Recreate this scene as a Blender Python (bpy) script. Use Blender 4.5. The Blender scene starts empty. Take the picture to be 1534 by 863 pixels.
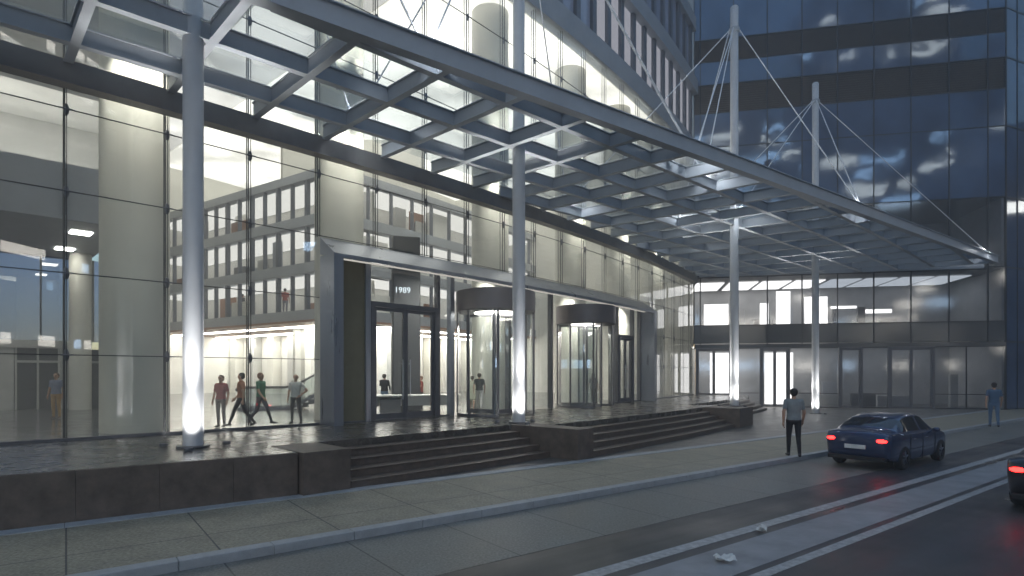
import bpy, math, random
import numpy as np
from mathutils import Vector, Matrix
random.seed(7)
R_ = math.radians
PI = math.pi
SC = bpy.context.scene
COL = SC.collection

# ------------------------------------------------------------------ frame of the place
EYE = 2.47          # eye height over the street
PL = 0.87           # height of the entrance terrace
F_, YH, CX = 880.0, 560.0, 767.0
ARC_C = (-108.87, 117.51)   # centre of the curved lobby front in plan
ARC_R = 142.75
ARC_0 = -0.8198


def S(s, d=0.0):
    th = ARC_0 + s / ARC_R
    return (ARC_C[0] + (ARC_R + d) * math.cos(th), ARC_C[1] + (ARC_R + d) * math.sin(th))


def sd(p):
    dx, dy = p[0] - ARC_C[0], p[1] - ARC_C[1]
    return ((math.atan2(dy, dx) - ARC_0) * ARC_R, math.hypot(dx, dy) - ARC_R)


def at(x, y, z):
    """plan point on the level z (world) seen at pixel x, y of the photo"""
    Y = F_ * (z - EYE) / (YH - y)
    return ((x - CX) / F_ * Y, Y)


T0 = (13.76, 44.4)
TU = (1 / math.hypot(1, .209), -.209 / math.hypot(1, .209))
TN = (TU[1], -TU[0])      # outward (towards the camera)


def T(t, o=0.0):
    return (T0[0] + TU[0] * t + TN[0] * o, T0[1] + TU[1] * t + TN[1] * o)


E0, E1 = (-5.03, 11.44), (31.5, 38.4)


def d_edge(s):
    th = ARC_0 + s / ARC_R
    r = (math.cos(th), math.sin(th))
    e = (E1[0] - E0[0], E1[1] - E0[1])
    nn = (-e[1], e[0])
    tt = (nn[0] * (E0[0] - ARC_C[0]) + nn[1] * (E0[1] - ARC_C[1])) / (nn[0] * r[0] + nn[1] * r[1])
    return tt - ARC_R


def tower_f(p):           # > 0 in front of the tower
    return (p[0] - T0[0]) * TN[0] + (p[1] - T0[1]) * TN[1]


def fl(s):
    q = s - 3
    return .0035 * q * abs(q) + .04 * q


# ------------------------------------------------------------------ mesh builder
class MB:
    def __init__(self):
        self.v, self.f, self.m = [], [], []

    def face(self, pts, mi=0):
        b = len(self.v)
        self.v += [tuple(p) for p in pts]
        self.f.append(tuple(range(b, b + len(pts))))
        self.m.append(mi)

    def prism(self, plan, z0, z1, mi=0):
        n = len(plan)
        a = sum(plan[i][0] * plan[(i + 1) % n][1] - plan[(i + 1) % n][0] * plan[i][1] for i in range(n))
        if a < 0:
            plan = plan[::-1]
        b = len(self.v)
        self.v += [(p[0], p[1], z0) for p in plan] + [(p[0], p[1], z1) for p in plan]
        self.f.append(tuple(range(b + n - 1, b - 1, -1)))
        self.f.append(tuple(range(b + n, b + 2 * n)))
        for i in range(n):
            j = (i + 1) % n
            self.f.append((b + i, b + j, b + n + j, b + n + i))
        self.m += [mi] * (n + 2)

    def box(self, x0, x1, y0, y1, z0, z1, mi=0):
        self.prism([(x0, y0), (x1, y0), (x1, y1), (x0, y1)], z0, z1, mi)

    def bar2(self, p, q, w, z0, z1, mi=0):
        """upright bar between plan points p and q, width w"""
        dx, dy = q[0] - p[0], q[1] - p[1]
        l = math.hypot(dx, dy) or 1
        nx, ny = -dy / l * w / 2, dx / l * w / 2
        self.prism([(p[0] + nx, p[1] + ny), (p[0] - nx, p[1] - ny), (q[0] - nx, q[1] - ny), (q[0] + nx, q[1] + ny)], z0, z1, mi)

    def tube(self, p, q, r0, r1=None, n=10, mi=0, cap=True):
        r1 = r0 if r1 is None else r1
        p, q = Vector(p), Vector(q)
        w = (q - p).normalized()
        u = w.orthogonal().normalized()
        v = w.cross(u)
        b = len(self.v)
        for c, r in ((p, r0), (q, r1)):
            for i in range(n):
                a = 2 * PI * i / n
                self.v.append(tuple(c + u * (r * math.cos(a)) + v * (r * math.sin(a))))
        for i in range(n):
            j = (i + 1) % n
            self.f.append((b + i, b + j, b + n + j, b + n + i))
            self.m.append(mi)
        if cap:
            self.f.append(tuple(range(b + n - 1, b - 1, -1)))
            self.f.append(tuple(range(b + n, b + 2 * n)))
            self.m += [mi, mi]

    def lathe(self, prof, c=(0, 0), n=24, mi=0, a0=0, a1=2 * PI):
        """prof: list of (r, z)"""
        full = abs(a1 - a0 - 2 * PI) < 1e-6
        k = n if full else n + 1
        b = len(self.v)
        for r, z in prof:
            for i in range(k):
                a = a0 + (a1 - a0) * i / n
                self.v.append((c[0] + r * math.cos(a), c[1] + r * math.sin(a), z))
        for j in range(len(prof) - 1):
            for i in range(n):
                i2 = (i + 1) % k
                self.f.append((b + j * k + i, b + j * k + i2, b + (j + 1) * k + i2, b + (j + 1) * k + i))
                self.m.append(mi)

    def sweep(self, prof, s0, s1, n=None, extra=None, mi=0, closed=True, caps=True):
        """profile of (d, z) swept along the curved front"""
        n = n or max(1, int(abs(s1 - s0) / 1.07 + .5))
        k = len(prof)
        b = len(self.v)
        for i in range(n + 1):
            s = s0 + (s1 - s0) * i / n
            ex = extra(s) if extra else 0
            for d, z in prof:
                x, y = S(s, d + ex)
                self.v.append((x, y, z))
        kk = k if closed else k - 1
        for i in range(n):
            for j in range(kk):
                j2 = (j + 1) % k
                self.f.append((b + i * k + j, b + i * k + j2, b + (i + 1) * k + j2, b + (i + 1) * k + j))
                self.m.append(mi)
        if caps and closed:
            self.f.append(tuple(range(b + k - 1, b - 1, -1)))
            self.f.append(tuple(range(b + n * k, b + n * k + k)))
            self.m += [mi, mi]

    def ell(self, c, r, n=14, k=9, mi=0):
        b = len(self.v)
        self.v.append((c[0], c[1], c[2] - r[2]))
        for j in range(1, k):
            t = -PI / 2 + PI * j / k
            for i in range(n):
                a = 2 * PI * i / n
                self.v.append((c[0] + r[0] * math.cos(t) * math.cos(a), c[1] + r[1] * math.cos(t) * math.sin(a), c[2] + r[2] * math.sin(t)))
        self.v.append((c[0], c[1], c[2] + r[2]))
        e = len(self.v) - 1
        for i in range(n):
            self.f.append((b, b + 1 + (i + 1) % n, b + 1 + i))
            self.f.append((e, e - n + i, e - n + (i + 1) % n))
            self.m += [mi, mi]
        for j in range(k - 2):
            for i in range(n):
                i2 = (i + 1) % n
                self.f.append((b + 1 + j * n + i, b + 1 + j * n + i2, b + 1 + (j + 1) * n + i2, b + 1 + (j + 1) * n + i))
                self.m.append(mi)

    def build(self, name, mats, parent=None, smooth=None, bevel=0):
        me = bpy.data.meshes.new(name)
        me.from_pydata(self.v, [], self.f)
        for m in (mats if isinstance(mats, (list, tuple)) else [mats]):
            me.materials.append(m)
        me.polygons.foreach_set('material_index', self.m)
        me.update()
        if smooth is not None:
            me.polygons.foreach_set('use_smooth', [True] * len(me.polygons))
            me.set_sharp_from_angle(angle=R_(smooth))
        o = bpy.data.objects.new(name, me)
        COL.objects.link(o)
        if parent is not None:
            o.parent = parent
        if bevel:
            b = o.modifiers.new('bevel', 'BEVEL')
            b.width = bevel
            b.segments = 2
            b.limit_method = 'ANGLE'
        return o


def tag(o, label, cat, group=None):
    o['label'] = label
    o['category'] = cat
    if group:
        o['group'] = group
    return o


def thing(name, label, cat, loc=(0, 0, 0), rz=0, group=None):
    o = bpy.data.objects.new(name, None)
    o.empty_display_size = .2
    COL.objects.link(o)
    o.location = loc
    o.rotation_euler = (0, 0, rz)
    return tag(o, label, cat, group)


def struct(name, mb, m, **k):
    o = mb.build(name, m, **k)
    o['kind'] = 'structure'
    return o


# ------------------------------------------------------------------ materials
def new_mat(name):
    m = bpy.data.materials.new(name)
    m.use_nodes = True
    nt = m.node_tree
    nt.nodes.clear()
    out = nt.nodes.new('ShaderNodeOutputMaterial')
    return m, nt, out


def L(nt, a, b):
    nt.links.new(a, b)


def pmat(name, col, rough=.5, metal=0, var=.15, scale=3, bump=0, bscale=60, rvar=.1, spec=.5, coat=0, stretch=None):
    m, nt, out = new_mat(name)
    b = nt.nodes.new('ShaderNodeBsdfPrincipled')
    L(nt, b.outputs[0], out.inputs[0])
    tc = nt.nodes.new('ShaderNodeTexCoord')
    mp = nt.nodes.new('ShaderNodeMapping')
    L(nt, tc.outputs['Object'], mp.inputs[0])
    if stretch:
        mp.inputs['Scale'].default_value = stretch
    n = nt.nodes.new('ShaderNodeTexNoise')
    n.inputs['Scale'].default_value = scale
    n.inputs['Detail'].default_value = 6
    n.inputs['Roughness'].default_value = .65
    L(nt, mp.outputs[0], n.inputs['Vector'])
    r = nt.nodes.new('ShaderNodeValToRGB')
    r.color_ramp.elements[0].position = .3
    r.color_ramp.elements[1].position = .7
    r.color_ramp.elements[0].color = [c * (1 - var) for c in col] + [1]
    r.color_ramp.elements[1].color = [min(1, c * (1 + var)) for c in col] + [1]
    L(nt, n.outputs[0], r.inputs[0])
    L(nt, r.outputs[0], b.inputs['Base Color'])
    mr = nt.nodes.new('ShaderNodeMapRange')
    mr.inputs['To Min'].default_value = max(0, rough - rvar)
    mr.inputs['To Max'].default_value = min(1, rough + rvar)
    L(nt, n.outputs[0], mr.inputs[0])
    L(nt, mr.outputs[0], b.inputs['Roughness'])
    b.inputs['Metallic'].default_value = metal
    b.inputs['Specular IOR Level'].default_value = spec
    b.inputs['Coat Weight'].default_value = coat
    if bump:
        n2 = nt.nodes.new('ShaderNodeTexNoise')
        n2.inputs['Scale'].default_value = bscale
        n2.inputs['Detail'].default_value = 4
        L(nt, mp.outputs[0], n2.inputs['Vector'])
        bp = nt.nodes.new('ShaderNodeBump')
        bp.inputs['Strength'].default_value = bump
        bp.inputs['Distance'].default_value = .01
        L(nt, n2.outputs[0], bp.inputs['Height'])
        L(nt, bp.outputs[0], b.inputs['Normal'])
    return m


def glass(name, tint, refl=1.6, rough=.0, base=.03, wave=0.0, haze=0.0, hazecol=(.6, .62, .6)):
    """thin pane: what lies behind shows through, the front mirrors"""
    m, nt, out = new_mat(name)
    tr = nt.nodes.new('ShaderNodeBsdfTransparent')
    tr.inputs[0].default_value = (*tint, 1)
    gl = nt.nodes.new('ShaderNodeBsdfGlossy')
    gl.inputs['Roughness'].default_value = rough
    gl.inputs[0].default_value = (1, 1, 1, 1)
    lw = nt.nodes.new('ShaderNodeLayerWeight')
    lw.inputs[0].default_value = .5
    fr = nt.nodes.new('ShaderNodeMath')
    fr.operation = 'POWER'
    L(nt, lw.outputs['Facing'], fr.inputs[0])
    fr.inputs[1].default_value = 4.5
    ma = nt.nodes.new('ShaderNodeMath')
    ma.operation = 'MULTIPLY_ADD'
    ma.use_clamp = True
    L(nt, fr.outputs[0], ma.inputs[0])
    ma.inputs[1].default_value = refl
    ma.inputs[2].default_value = base + .045 * refl
    mx = nt.nodes.new('ShaderNodeMixShader')
    L(nt, ma.outputs[0], mx.inputs[0])
    L(nt, tr.outputs[0], mx.inputs[1])
    L(nt, gl.outputs[0], mx.inputs[2])
    last = mx
    if haze:
        df = nt.nodes.new('ShaderNodeBsdfTranslucent')
        df.inputs[0].default_value = (*hazecol, 1)
        m2 = nt.nodes.new('ShaderNodeMixShader')
        m2.inputs[0].default_value = haze
        L(nt, mx.outputs[0], m2.inputs[1])
        L(nt, df.outputs[0], m2.inputs[2])
        last = m2
    L(nt, last.outputs[0], out.inputs[0])
    if wave:
        tc = nt.nodes.new('ShaderNodeTexCoord')
        n = nt.nodes.new('ShaderNodeTexNoise')
        n.inputs['Scale'].default_value = .35
        n.inputs['Detail'].default_value = 2
        L(nt, tc.outputs['Object'], n.inputs['Vector'])
        bp = nt.nodes.new('ShaderNodeBump')
        bp.inputs['Strength'].default_value = wave
        bp.inputs['Distance'].default_value = .1
        L(nt, n.outputs[0], bp.inputs['Height'])
        L(nt, bp.outputs[0], gl.inputs['Normal'])
    return m


def emis(name, col, st):
    m, nt, out = new_mat(name)
    e = nt.nodes.new('ShaderNodeEmission')
    e.inputs[0].default_value = (*col, 1)
    e.inputs[1].default_value = st
    L(nt, e.outputs[0], out.inputs[0])
    return m


def lumi_ceiling(name, col, st):
    """stretched luminous ceiling: cloudy diffuser with thin seams"""
    m, nt, out = new_mat(name)
    e = nt.nodes.new('ShaderNodeEmission')
    tc = nt.nodes.new('ShaderNodeTexCoord')
    n = nt.nodes.new('ShaderNodeTexNoise')
    n.inputs['Scale'].default_value = .22
    n.inputs['Detail'].default_value = 5
    L(nt, tc.outputs['Object'], n.inputs['Vector'])
    mr = nt.nodes.new('ShaderNodeMapRange')
    mr.inputs['From Min'].default_value = .35
    mr.inputs['From Max'].default_value = .65
    mr.inputs['To Min'].default_value = st * .55
    mr.inputs['To Max'].default_value = st * 1.3
    L(nt, n.outputs[0], mr.inputs[0])
    L(nt, mr.outputs[0], e.inputs[1])
    e.inputs[0].default_value = (*col, 1)
    L(nt, e.outputs[0], out.inputs[0])
    return m


def paving(name, c0, c1, mortar, w, h, rot, rough, bump=.3, mortar_size=.006, spec=.5, fine=40, offset=0.0, rvar=.15):
    m, nt, out = new_mat(name)
    b = nt.nodes.new('ShaderNodeBsdfPrincipled')
    L(nt, b.outputs[0], out.inputs[0])
    tc = nt.nodes.new('ShaderNodeTexCoord')
    mp = nt.nodes.new('ShaderNodeMapping')
    mp.inputs['Rotation'].default_value = (0, 0, rot)
    L(nt, tc.outputs['Object'], mp.inputs[0])
    br = nt.nodes.new('ShaderNodeTexBrick')
    br.offset = offset
    br.inputs['Scale'].default_value = 1
    br.inputs['Brick Width'].default_value = w
    br.inputs['Row Height'].default_value = h
    br.inputs['Mortar Size'].default_value = mortar_size
    br.inputs['Mortar Smooth'].default_value = .1
    br.inputs['Color1'].default_value = (*c0, 1)
    br.inputs['Color2'].default_value = (*c1, 1)
    br.inputs['Mortar'].default_value = (*mortar, 1)
    L(nt, mp.outputs[0], br.inputs['Vector'])
    n = nt.nodes.new('ShaderNodeTexNoise')
    n.inputs['Scale'].default_value = 1.3
    n.inputs['Detail'].default_value = 8
    n.inputs['Roughness'].default_value = .7
    L(nt, tc.outputs['Object'], n.inputs['Vector'])
    n2 = nt.nodes.new('ShaderNodeTexNoise')
    n2.inputs['Scale'].default_value = fine
    n2.inputs['Detail'].default_value = 3
    L(nt, tc.outputs['Object'], n2.inputs['Vector'])
    ad = nt.nodes.new('ShaderNodeMath')
    ad.operation = 'ADD'
    L(nt, n.outputs[0], ad.inputs[0])
    L(nt, n2.outputs[0], ad.inputs[1])
    mr = nt.nodes.new('ShaderNodeMapRange')
    mr.inputs['From Min'].default_value = .7
    mr.inputs['From Max'].default_value = 1.3
    mr.inputs['To Min'].default_value = .5
    mr.inputs['To Max'].default_value = 1.5
    L(nt, ad.outputs[0], mr.inputs[0])
    mu = nt.nodes.new('ShaderNodeMix')
    mu.data_type = 'RGBA'
    mu.blend_type = 'MULTIPLY'
    mu.inputs[0].default_value = 1
    L(nt, br.outputs[0], mu.inputs[6])
    L(nt, mr.outputs[0], mu.inputs[7])
    L(nt, mu.outputs[2], b.inputs['Base Color'])
    rr = nt.nodes.new('ShaderNodeMapRange')
    rr.inputs['From Min'].default_value = .3
    rr.inputs['From Max'].default_value = .7
    rr.inputs['To Min'].default_value = max(0.02, rough - rvar)
    rr.inputs['To Max'].default_value = rough + rvar
    L(nt, n.outputs[0], rr.inputs[0])
    L(nt, rr.outputs[0], b.inputs['Roughness'])
    b.inputs['Specular IOR Level'].default_value = spec
    bp = nt.nodes.new('ShaderNodeBump')
    bp.inputs['Strength'].default_value = bump
    bp.inputs['Distance'].default_value = .006
    L(nt, n2.outputs[0], bp.inputs['Height'])
    L(nt, bp.outputs[0], b.inputs['Normal'])
    return m


M = {}
M['steel'] = pmat('blue grey painted steel', (.42, .45, .49), .42, .0, .10, 1.2, spec=.5)
M['steel_dark'] = pmat('dark bronze steel', (.25, .235, .225), .45, .0, .15, 1.5)
M['column'] = pmat('light grey painted column', (.62, .63, .65), .38, 0, .05, 2)
M['rod'] = pmat('white painted tension rod', (.78, .8, .84), .35, 0, .04, 4)
M['frame'] = pmat('dark anodised frame', (.15, .15, .165), .38, .3, .15, 3)
M['fitting'] = pmat('dull cast steel fitting', (.16, .17, .2), .35, .7, .2, 8)
M['cable'] = pmat('dark steel cable', (.05, .055, .06), .4, .5, .1, 8)
M['portal'] = pmat('brushed grey portal cladding', (.36, .38, .42), .3, .55, .1, 1.2, stretch=(1, 1, .15))
M['portal_in'] = pmat('olive beige portal panel', (.22, .20, .13), .5, 0, .12, 2)
M['drum'] = pmat('brown grey drum cladding', (.20, .18, .18), .4, .3, .12, 1.5)
M['plaster'] = pmat('off white plaster', (.70, .69, .63), .7, 0, .07, .7)
M['plaster_grey'] = pmat('grey plaster with faint veins', (.46, .46, .44), .65, 0, .14, .5, stretch=(1, .4, 1.6))
M['int_col'] = pmat('smooth cream column plaster', (.66, .65, .58), .55, 0, .06, .6)
M['fascia'] = pmat('blue grey slab edge', (.32, .345, .38), .5, 0, .1, 1)
M['wood'] = pmat('warm timber soffit', (.30, .15, .085), .5, 0, .25, 2, stretch=(1, 8, 1))
M['mull'] = pmat('dark blue grey mullion', (.12, .135, .165), .45, .2, .1, 2)
M['panel_white'] = pmat('white lit wall panel', (.80, .79, .74), .6, 0, .08, .8)
M['desk'] = pmat('white solid counter', (.8, .8, .78), .25, 0, .03, 3)
M['dark_body'] = pmat('charcoal laminate', (.10, .105, .115), .45, 0, .1, 3)
M['lobby_floor'] = paving('polished lobby floor', (.10, .105, .11), (.12, .12, .12), (.06, .06, .06), 1.2, 1.2, R_(-45), .16, .05, rvar=.06, fine=8)
M['granite'] = pmat('dark brown granite', (.125, .098, .080), .42, 0, .3, 5, bump=.25, bscale=90, rvar=.12)
M['granite_side'] = pmat('brown granite with pale veins', (.125, .098, .080), .55, 0, .4, 3.2, bump=.3, bscale=70)
M['terrace'] = paving('wet dark granite terrace slabs', (.085, .075, .064), (.105, .092, .078), (.03, .027, .025), 1.2, .6, R_(-47), .27, .08, spec=.6, fine=30, offset=.5, rvar=.05)
M['forecourt'] = paving('dark granite forecourt', (.11, .105, .10), (.13, .125, .115), (.035, .03, .03), 1.2, .6, R_(-42), .42, .2, fine=60, offset=.5)
M['pave'] = paving('grey concrete pavement slabs', (.29, .265, .20), (.32, .29, .22), (.07, .07, .065), 1.72, 5.0, R_(-37.2), .6, .45, mortar_size=.012, fine=22)
M['pave_shade'] = paving('grey pavement slabs in shade', (.17, .17, .155), (.19, .19, .175), (.05, .05, .05), 1.72, 5.0, R_(-37.2), .5, .45, mortar_size=.012, fine=26)  # darker copy of the pavement slabs, shade put into the colour
M['kerb'] = pmat('pale granite kerb', (.36, .38, .40), .5, 0, .15, 4, bump=.3, bscale=80)
M['light_trail'] = pmat('pale light trail band', (.30, .30, .31), .55, 0, .25, 1.6, bump=.3, bscale=70, stretch=(1, 1, 1))  # pale tone of the cars' light trails put into colour
M['paint'] = pmat('white light trail lines', (.40, .40, .40), .5, 0, .4, 9, bump=.2, bscale=100)
M['asphalt0'] = paving('damp asphalt', (.042, .043, .048), (.046, .047, .05), (.044, .045, .048), 50, 50, 0, .36, .5, spec=.5, fine=120, rvar=.16, mortar_size=0.0)


def road_mat():
    m, nt, out = new_mat('damp asphalt with traffic smears')
    b = nt.nodes.new('ShaderNodeBsdfPrincipled')
    L(nt, b.outputs[0], out.inputs[0])
    tc = nt.nodes.new('ShaderNodeTexCoord')
    mp = nt.nodes.new('ShaderNodeMapping')
    mp.vector_type = 'TEXTURE'
    mp.inputs['Rotation'].default_value = (0, 0, R_(37.2))
    mp.inputs['Scale'].default_value = (14, .55, 1)  # noise stretched along the traffic imitates blurred light smears in the colour
    L(nt, tc.outputs['Object'], mp.inputs[0])
    n = nt.nodes.new('ShaderNodeTexNoise')
    n.inputs['Scale'].default_value = 1.0
    n.inputs['Detail'].default_value = 7
    n.inputs['Roughness'].default_value = .62
    L(nt, mp.outputs[0], n.inputs['Vector'])
    n2 = nt.nodes.new('ShaderNodeTexNoise')
    n2.inputs['Scale'].default_value = 85
    n2.inputs['Detail'].default_value = 5
    L(nt, tc.outputs['Object'], n2.inputs['Vector'])
    n3 = nt.nodes.new('ShaderNodeTexNoise')
    n3.inputs['Scale'].default_value = .5
    n3.inputs['Detail'].default_value = 6
    L(nt, tc.outputs['Object'], n3.inputs['Vector'])
    ad = nt.nodes.new('ShaderNodeMath')
    ad.operation = 'MULTIPLY_ADD'
    L(nt, n2.outputs[0], ad.inputs[0])
    ad.inputs[1].default_value = .45
    L(nt, n.outputs[0], ad.inputs[2])
    r = nt.nodes.new('ShaderNodeValToRGB')
    r.color_ramp.elements[0].position = .50
    r.color_ramp.elements[1].position = .95
    r.color_ramp.elements[0].color = (.018, .019, .023, 1)
    r.color_ramp.elements[1].color = (.075, .076, .082, 1)
    L(nt, ad.outputs[0], r.inputs[0])
    L(nt, r.outputs[0], b.inputs['Base Color'])
    mr = nt.nodes.new('ShaderNodeMapRange')
    mr.inputs['From Min'].default_value = .35
    mr.inputs['From Max'].default_value = .65
    mr.inputs['To Min'].default_value = .22
    mr.inputs['To Max'].default_value = .62
    av = nt.nodes.new('ShaderNodeMath')
    av.operation = 'MULTIPLY_ADD'
    L(nt, n3.outputs[0], av.inputs[0])
    av.inputs[1].default_value = .5
    hv = nt.nodes.new('ShaderNodeMath')
    hv.operation = 'MULTIPLY'
    hv.inputs[1].default_value = .5
    L(nt, n.outputs[0], hv.inputs[0])
    L(nt, hv.outputs[0], av.inputs[2])
    L(nt, av.outputs[0], mr.inputs[0])
    L(nt, mr.outputs[0], b.inputs['Roughness'])
    bp = nt.nodes.new('ShaderNodeBump')
    bp.inputs['Strength'].default_value = .45
    bp.inputs['Distance'].default_value = .008
    L(nt, n2.outputs[0], bp.inputs['Height'])
    L(nt, bp.outputs[0], b.inputs['Normal'])
    return m


M['asphalt'] = road_mat()
M['louvre'] = pmat('dark louvre blade', (.17, .145, .13), .45, .3, .12, 2)
M['tower_frame'] = pmat('dark navy mullion', (.02, .023, .03), .4, .4, .1, 2)
M['spandrel'] = pmat('grey spandrel glass', (.05, .055, .065), .14, 0, .12, .6, rvar=.04, spec=.8)
M['room'] = pmat('dim office wall', (.42, .42, .42), .7, 0, .3, .4)
M['room_floor'] = pmat('dim office floor', (.1, .1, .1), .5, 0, .2, 1)
M['glass'] = glass('milky veiled lobby glass', (.93, .96, .94), 1.5, 0, .015, wave=.02, haze=.10, hazecol=(.8, .8, .77))  # translucent veil mixed in to imitate the milky glow
M['glass_canopy'] = glass('canopy glass', (.80, .85, .88), 1.6, .03, .03, haze=.06)
M['glass_door'] = glass('door glass', (.92, .95, .94), 1.5, 0, .02)
M['glass_curved'] = glass('curved door glass', (.82, .86, .86), 1.5, 0, .03)
M['glass_back'] = glass('rear lobby glass', (.30, .33, .50), 1.4, 0, .02)
M['glass_tower'] = glass('tower vision glass', (.62, .65, .70), 1.7, .07, .04, wave=.05)


def tower_glass():
    m, nt, out = new_mat('blue mirror tower glass')
    b = nt.nodes.new('ShaderNodeBsdfPrincipled')
    L(nt, b.outputs[0], out.inputs[0])
    tc = nt.nodes.new('ShaderNodeTexCoord')
    n = nt.nodes.new('ShaderNodeTexNoise')
    n.inputs['Scale'].default_value = .3
    n.inputs['Detail'].default_value = 4
    L(nt, tc.outputs['Object'], n.inputs['Vector'])
    r = nt.nodes.new('ShaderNodeValToRGB')
    r.color_ramp.elements[0].position = .35
    r.color_ramp.elements[1].position = .68
    r.color_ramp.elements[0].color = (.035, .06, .12, 1)
    r.color_ramp.elements[1].color = (.08, .13, .24, 1)
    L(nt, n.outputs[0], r.inputs[0])
    L(nt, r.outputs[0], b.inputs['Base Color'])
    b.inputs['Roughness'].default_value = .055
    b.inputs['IOR'].default_value = 1.6
    b.inputs['Specular IOR Level'].default_value = .9
    b.inputs['Specular Tint'].default_value = (.72, .86, 1, 1)
    bp = nt.nodes.new('ShaderNodeBump')
    bp.inputs['Strength'].default_value = .12
    bp.inputs['Distance'].default_value = .1
    n2 = nt.nodes.new('ShaderNodeTexNoise')
    n2.inputs['Scale'].default_value = .5
    n2.inputs['Detail'].default_value = 1
    L(nt, tc.outputs['Object'], n2.inputs['Vector'])
    L(nt, n2.outputs[0], bp.inputs['Height'])
    L(nt, bp.outputs[0], b.inputs['Normal'])
    return m


M['tower_glass'] = tower_glass()
M['fin_panel'] = pmat('pale back painted glass panel', (.34, .38, .5), .15, 0, .2, .5, rvar=.05, spec=.7)
M['em_ceiling'] = lumi_ceiling('luminous ceiling membrane', (1, .965, .88), .62)
M['em_ceiling_low'] = lumi_ceiling('lowest ceiling glow step', (.9, .93, 1), .14)
M['em_ceiling_mid'] = lumi_ceiling('middle ceiling glow step', (1, .97, .92), .34)
M['em_panel'] = emis('warm white light panel', (1, .95, .86), 4.0)
M['em_office'] = emis('office ceiling glow', (1, .97, .92), .32)
M['em_soffit'] = emis('bright soffit light', (1, .965, .90), 6.5)
M['em_strip'] = emis('cool white strip light', (.95, .97, 1), 10.0)
M['em_uplight'] = emis('white uplight lens', (.95, .96, 1), 1.5)
M['pillar'] = pmat('charcoal pillar cladding', (.035, .038, .043), .6, 0, .1, 3)
M['em_sign'] = emis('sign lettering', (.85, .95, 1), .45)
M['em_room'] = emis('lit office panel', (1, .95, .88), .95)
M['em_room_dim'] = emis('middle room glow', (1, .96, .9), .8)
M['em_room_low'] = emis('weak room glow', (.9, .95, 1), .28)
M['em_hood'] = emis('added hood fill glow', (1, .95, .86), .16)
M['em_upper'] = emis('pale lit upper windows', (.86, .88, 1), .11)
M['em_tail'] = emis('red tail lamp', (1, .012, .01), 5)
M['em_win'] = emis('lit city windows', (1, .95, .86), 3.2)
M['em_win_blue'] = emis('cool city windows', (.5, .72, 1), 3.0)
M['em_win_red'] = emis('red city sign', (1, .12, .05), 1.5)
M['city'] = pmat('dark city facade', (.03, .035, .045), .5, 0, .2, .2)


# ------------------------------------------------------------------ ground
def q4(p, dirv, a, b, w):
    return None


KD = (math.cos(R_(37.2)), math.sin(R_(37.2)))
KN = (KD[1], -KD[0])                     # towards the camera / road


def K(a, o):
    """point a metres along the kerb direction, o metres towards the road, from the pavement's inner edge"""
    return (-3.53 + KD[0] * a + KN[0] * o, 12.56 + KD[1] * a + KN[1] * o)


ROADZ = -.12
g = MB()
g.prism([(-146, -146), (146, -146), (146, 146), (-146, 146)], -.6, -.2)
struct('ground', g, M['asphalt'])
g = MB()
g.prism([K(-60, 3.4), K(120, 3.4), K(120, 24), K(-60, 24)], -.196, ROADZ)
struct('road', g, M['asphalt'])
g = MB()
g.prism([K(-60, .34), K(60, .34), K(60, 3.12), K(-60, 3.12)], -.19, .004)
struct('pavement', g, M['pave'])
g = MB()
for i in range(-20, 46):
    g.prism([K(i * 1.2, 0), K(i * 1.2 + 1.194, 0), K(i * 1.2 + 1.194, .33), K(i * 1.2, .33)], -.19, .022)
struct('inner_kerb', g, M['kerb'], bevel=.008)
g = MB()
for i in range(-20, 46):
    g.prism([K(i * 1.2, 3.13), K(i * 1.2 + 1.194, 3.13), K(i * 1.2 + 1.194, 3.36), K(i * 1.2, 3.36)], -.19, .012)
struct('kerb', g, M['kerb'], bevel=.012)
# forecourt between the steps and the pavement, up to the tower
g = MB()
g.prism([K(-22, -.004), K(62, -.004), (48.0, 60.0), (40, 70), (-40, 40)], -.195, 0.0)
struct('forecourt', g, M['forecourt'])
# white light trails of passing cars, painted as a pale band and two lines
g = MB()
g.prism([K(-60, 7.05), K(110, 7.05), K(110, 7.85), K(-60, 7.85)], ROADZ - .01, ROADZ + .004)
struct('light_trail_band', g, M['light_trail'])
for nm, o0, w in (('light_trail_line', 6.62, .22), ('light_trail_line', 7.98, .16)):
    g = MB()
    g.prism([K(-60, o0), K(110, o0), K(110, o0 + w), K(-60, o0 + w)], ROADZ - .01, ROADZ + .005)
    struct(nm, g, M['paint'])

g = MB()
g.prism([K(-60, 3.37), K(60, 3.37), K(60, 5.55), K(-60, 5.55)], ROADZ - .05, ROADZ + .004)
struct('shaded_paving', g, M['pave_shade'])
# ------------------------------------------------------------------ terrace and steps
lex = lambda s: .138 * s
terr = thing('entrance_terrace', 'raised dark wet granite terrace in front of the glass lobby', 'terrace', (0, 0, 0))


def rng(a, b, n):
    return [a + (b - a) * i / n for i in range(n + 1)]


g = MB()
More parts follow.
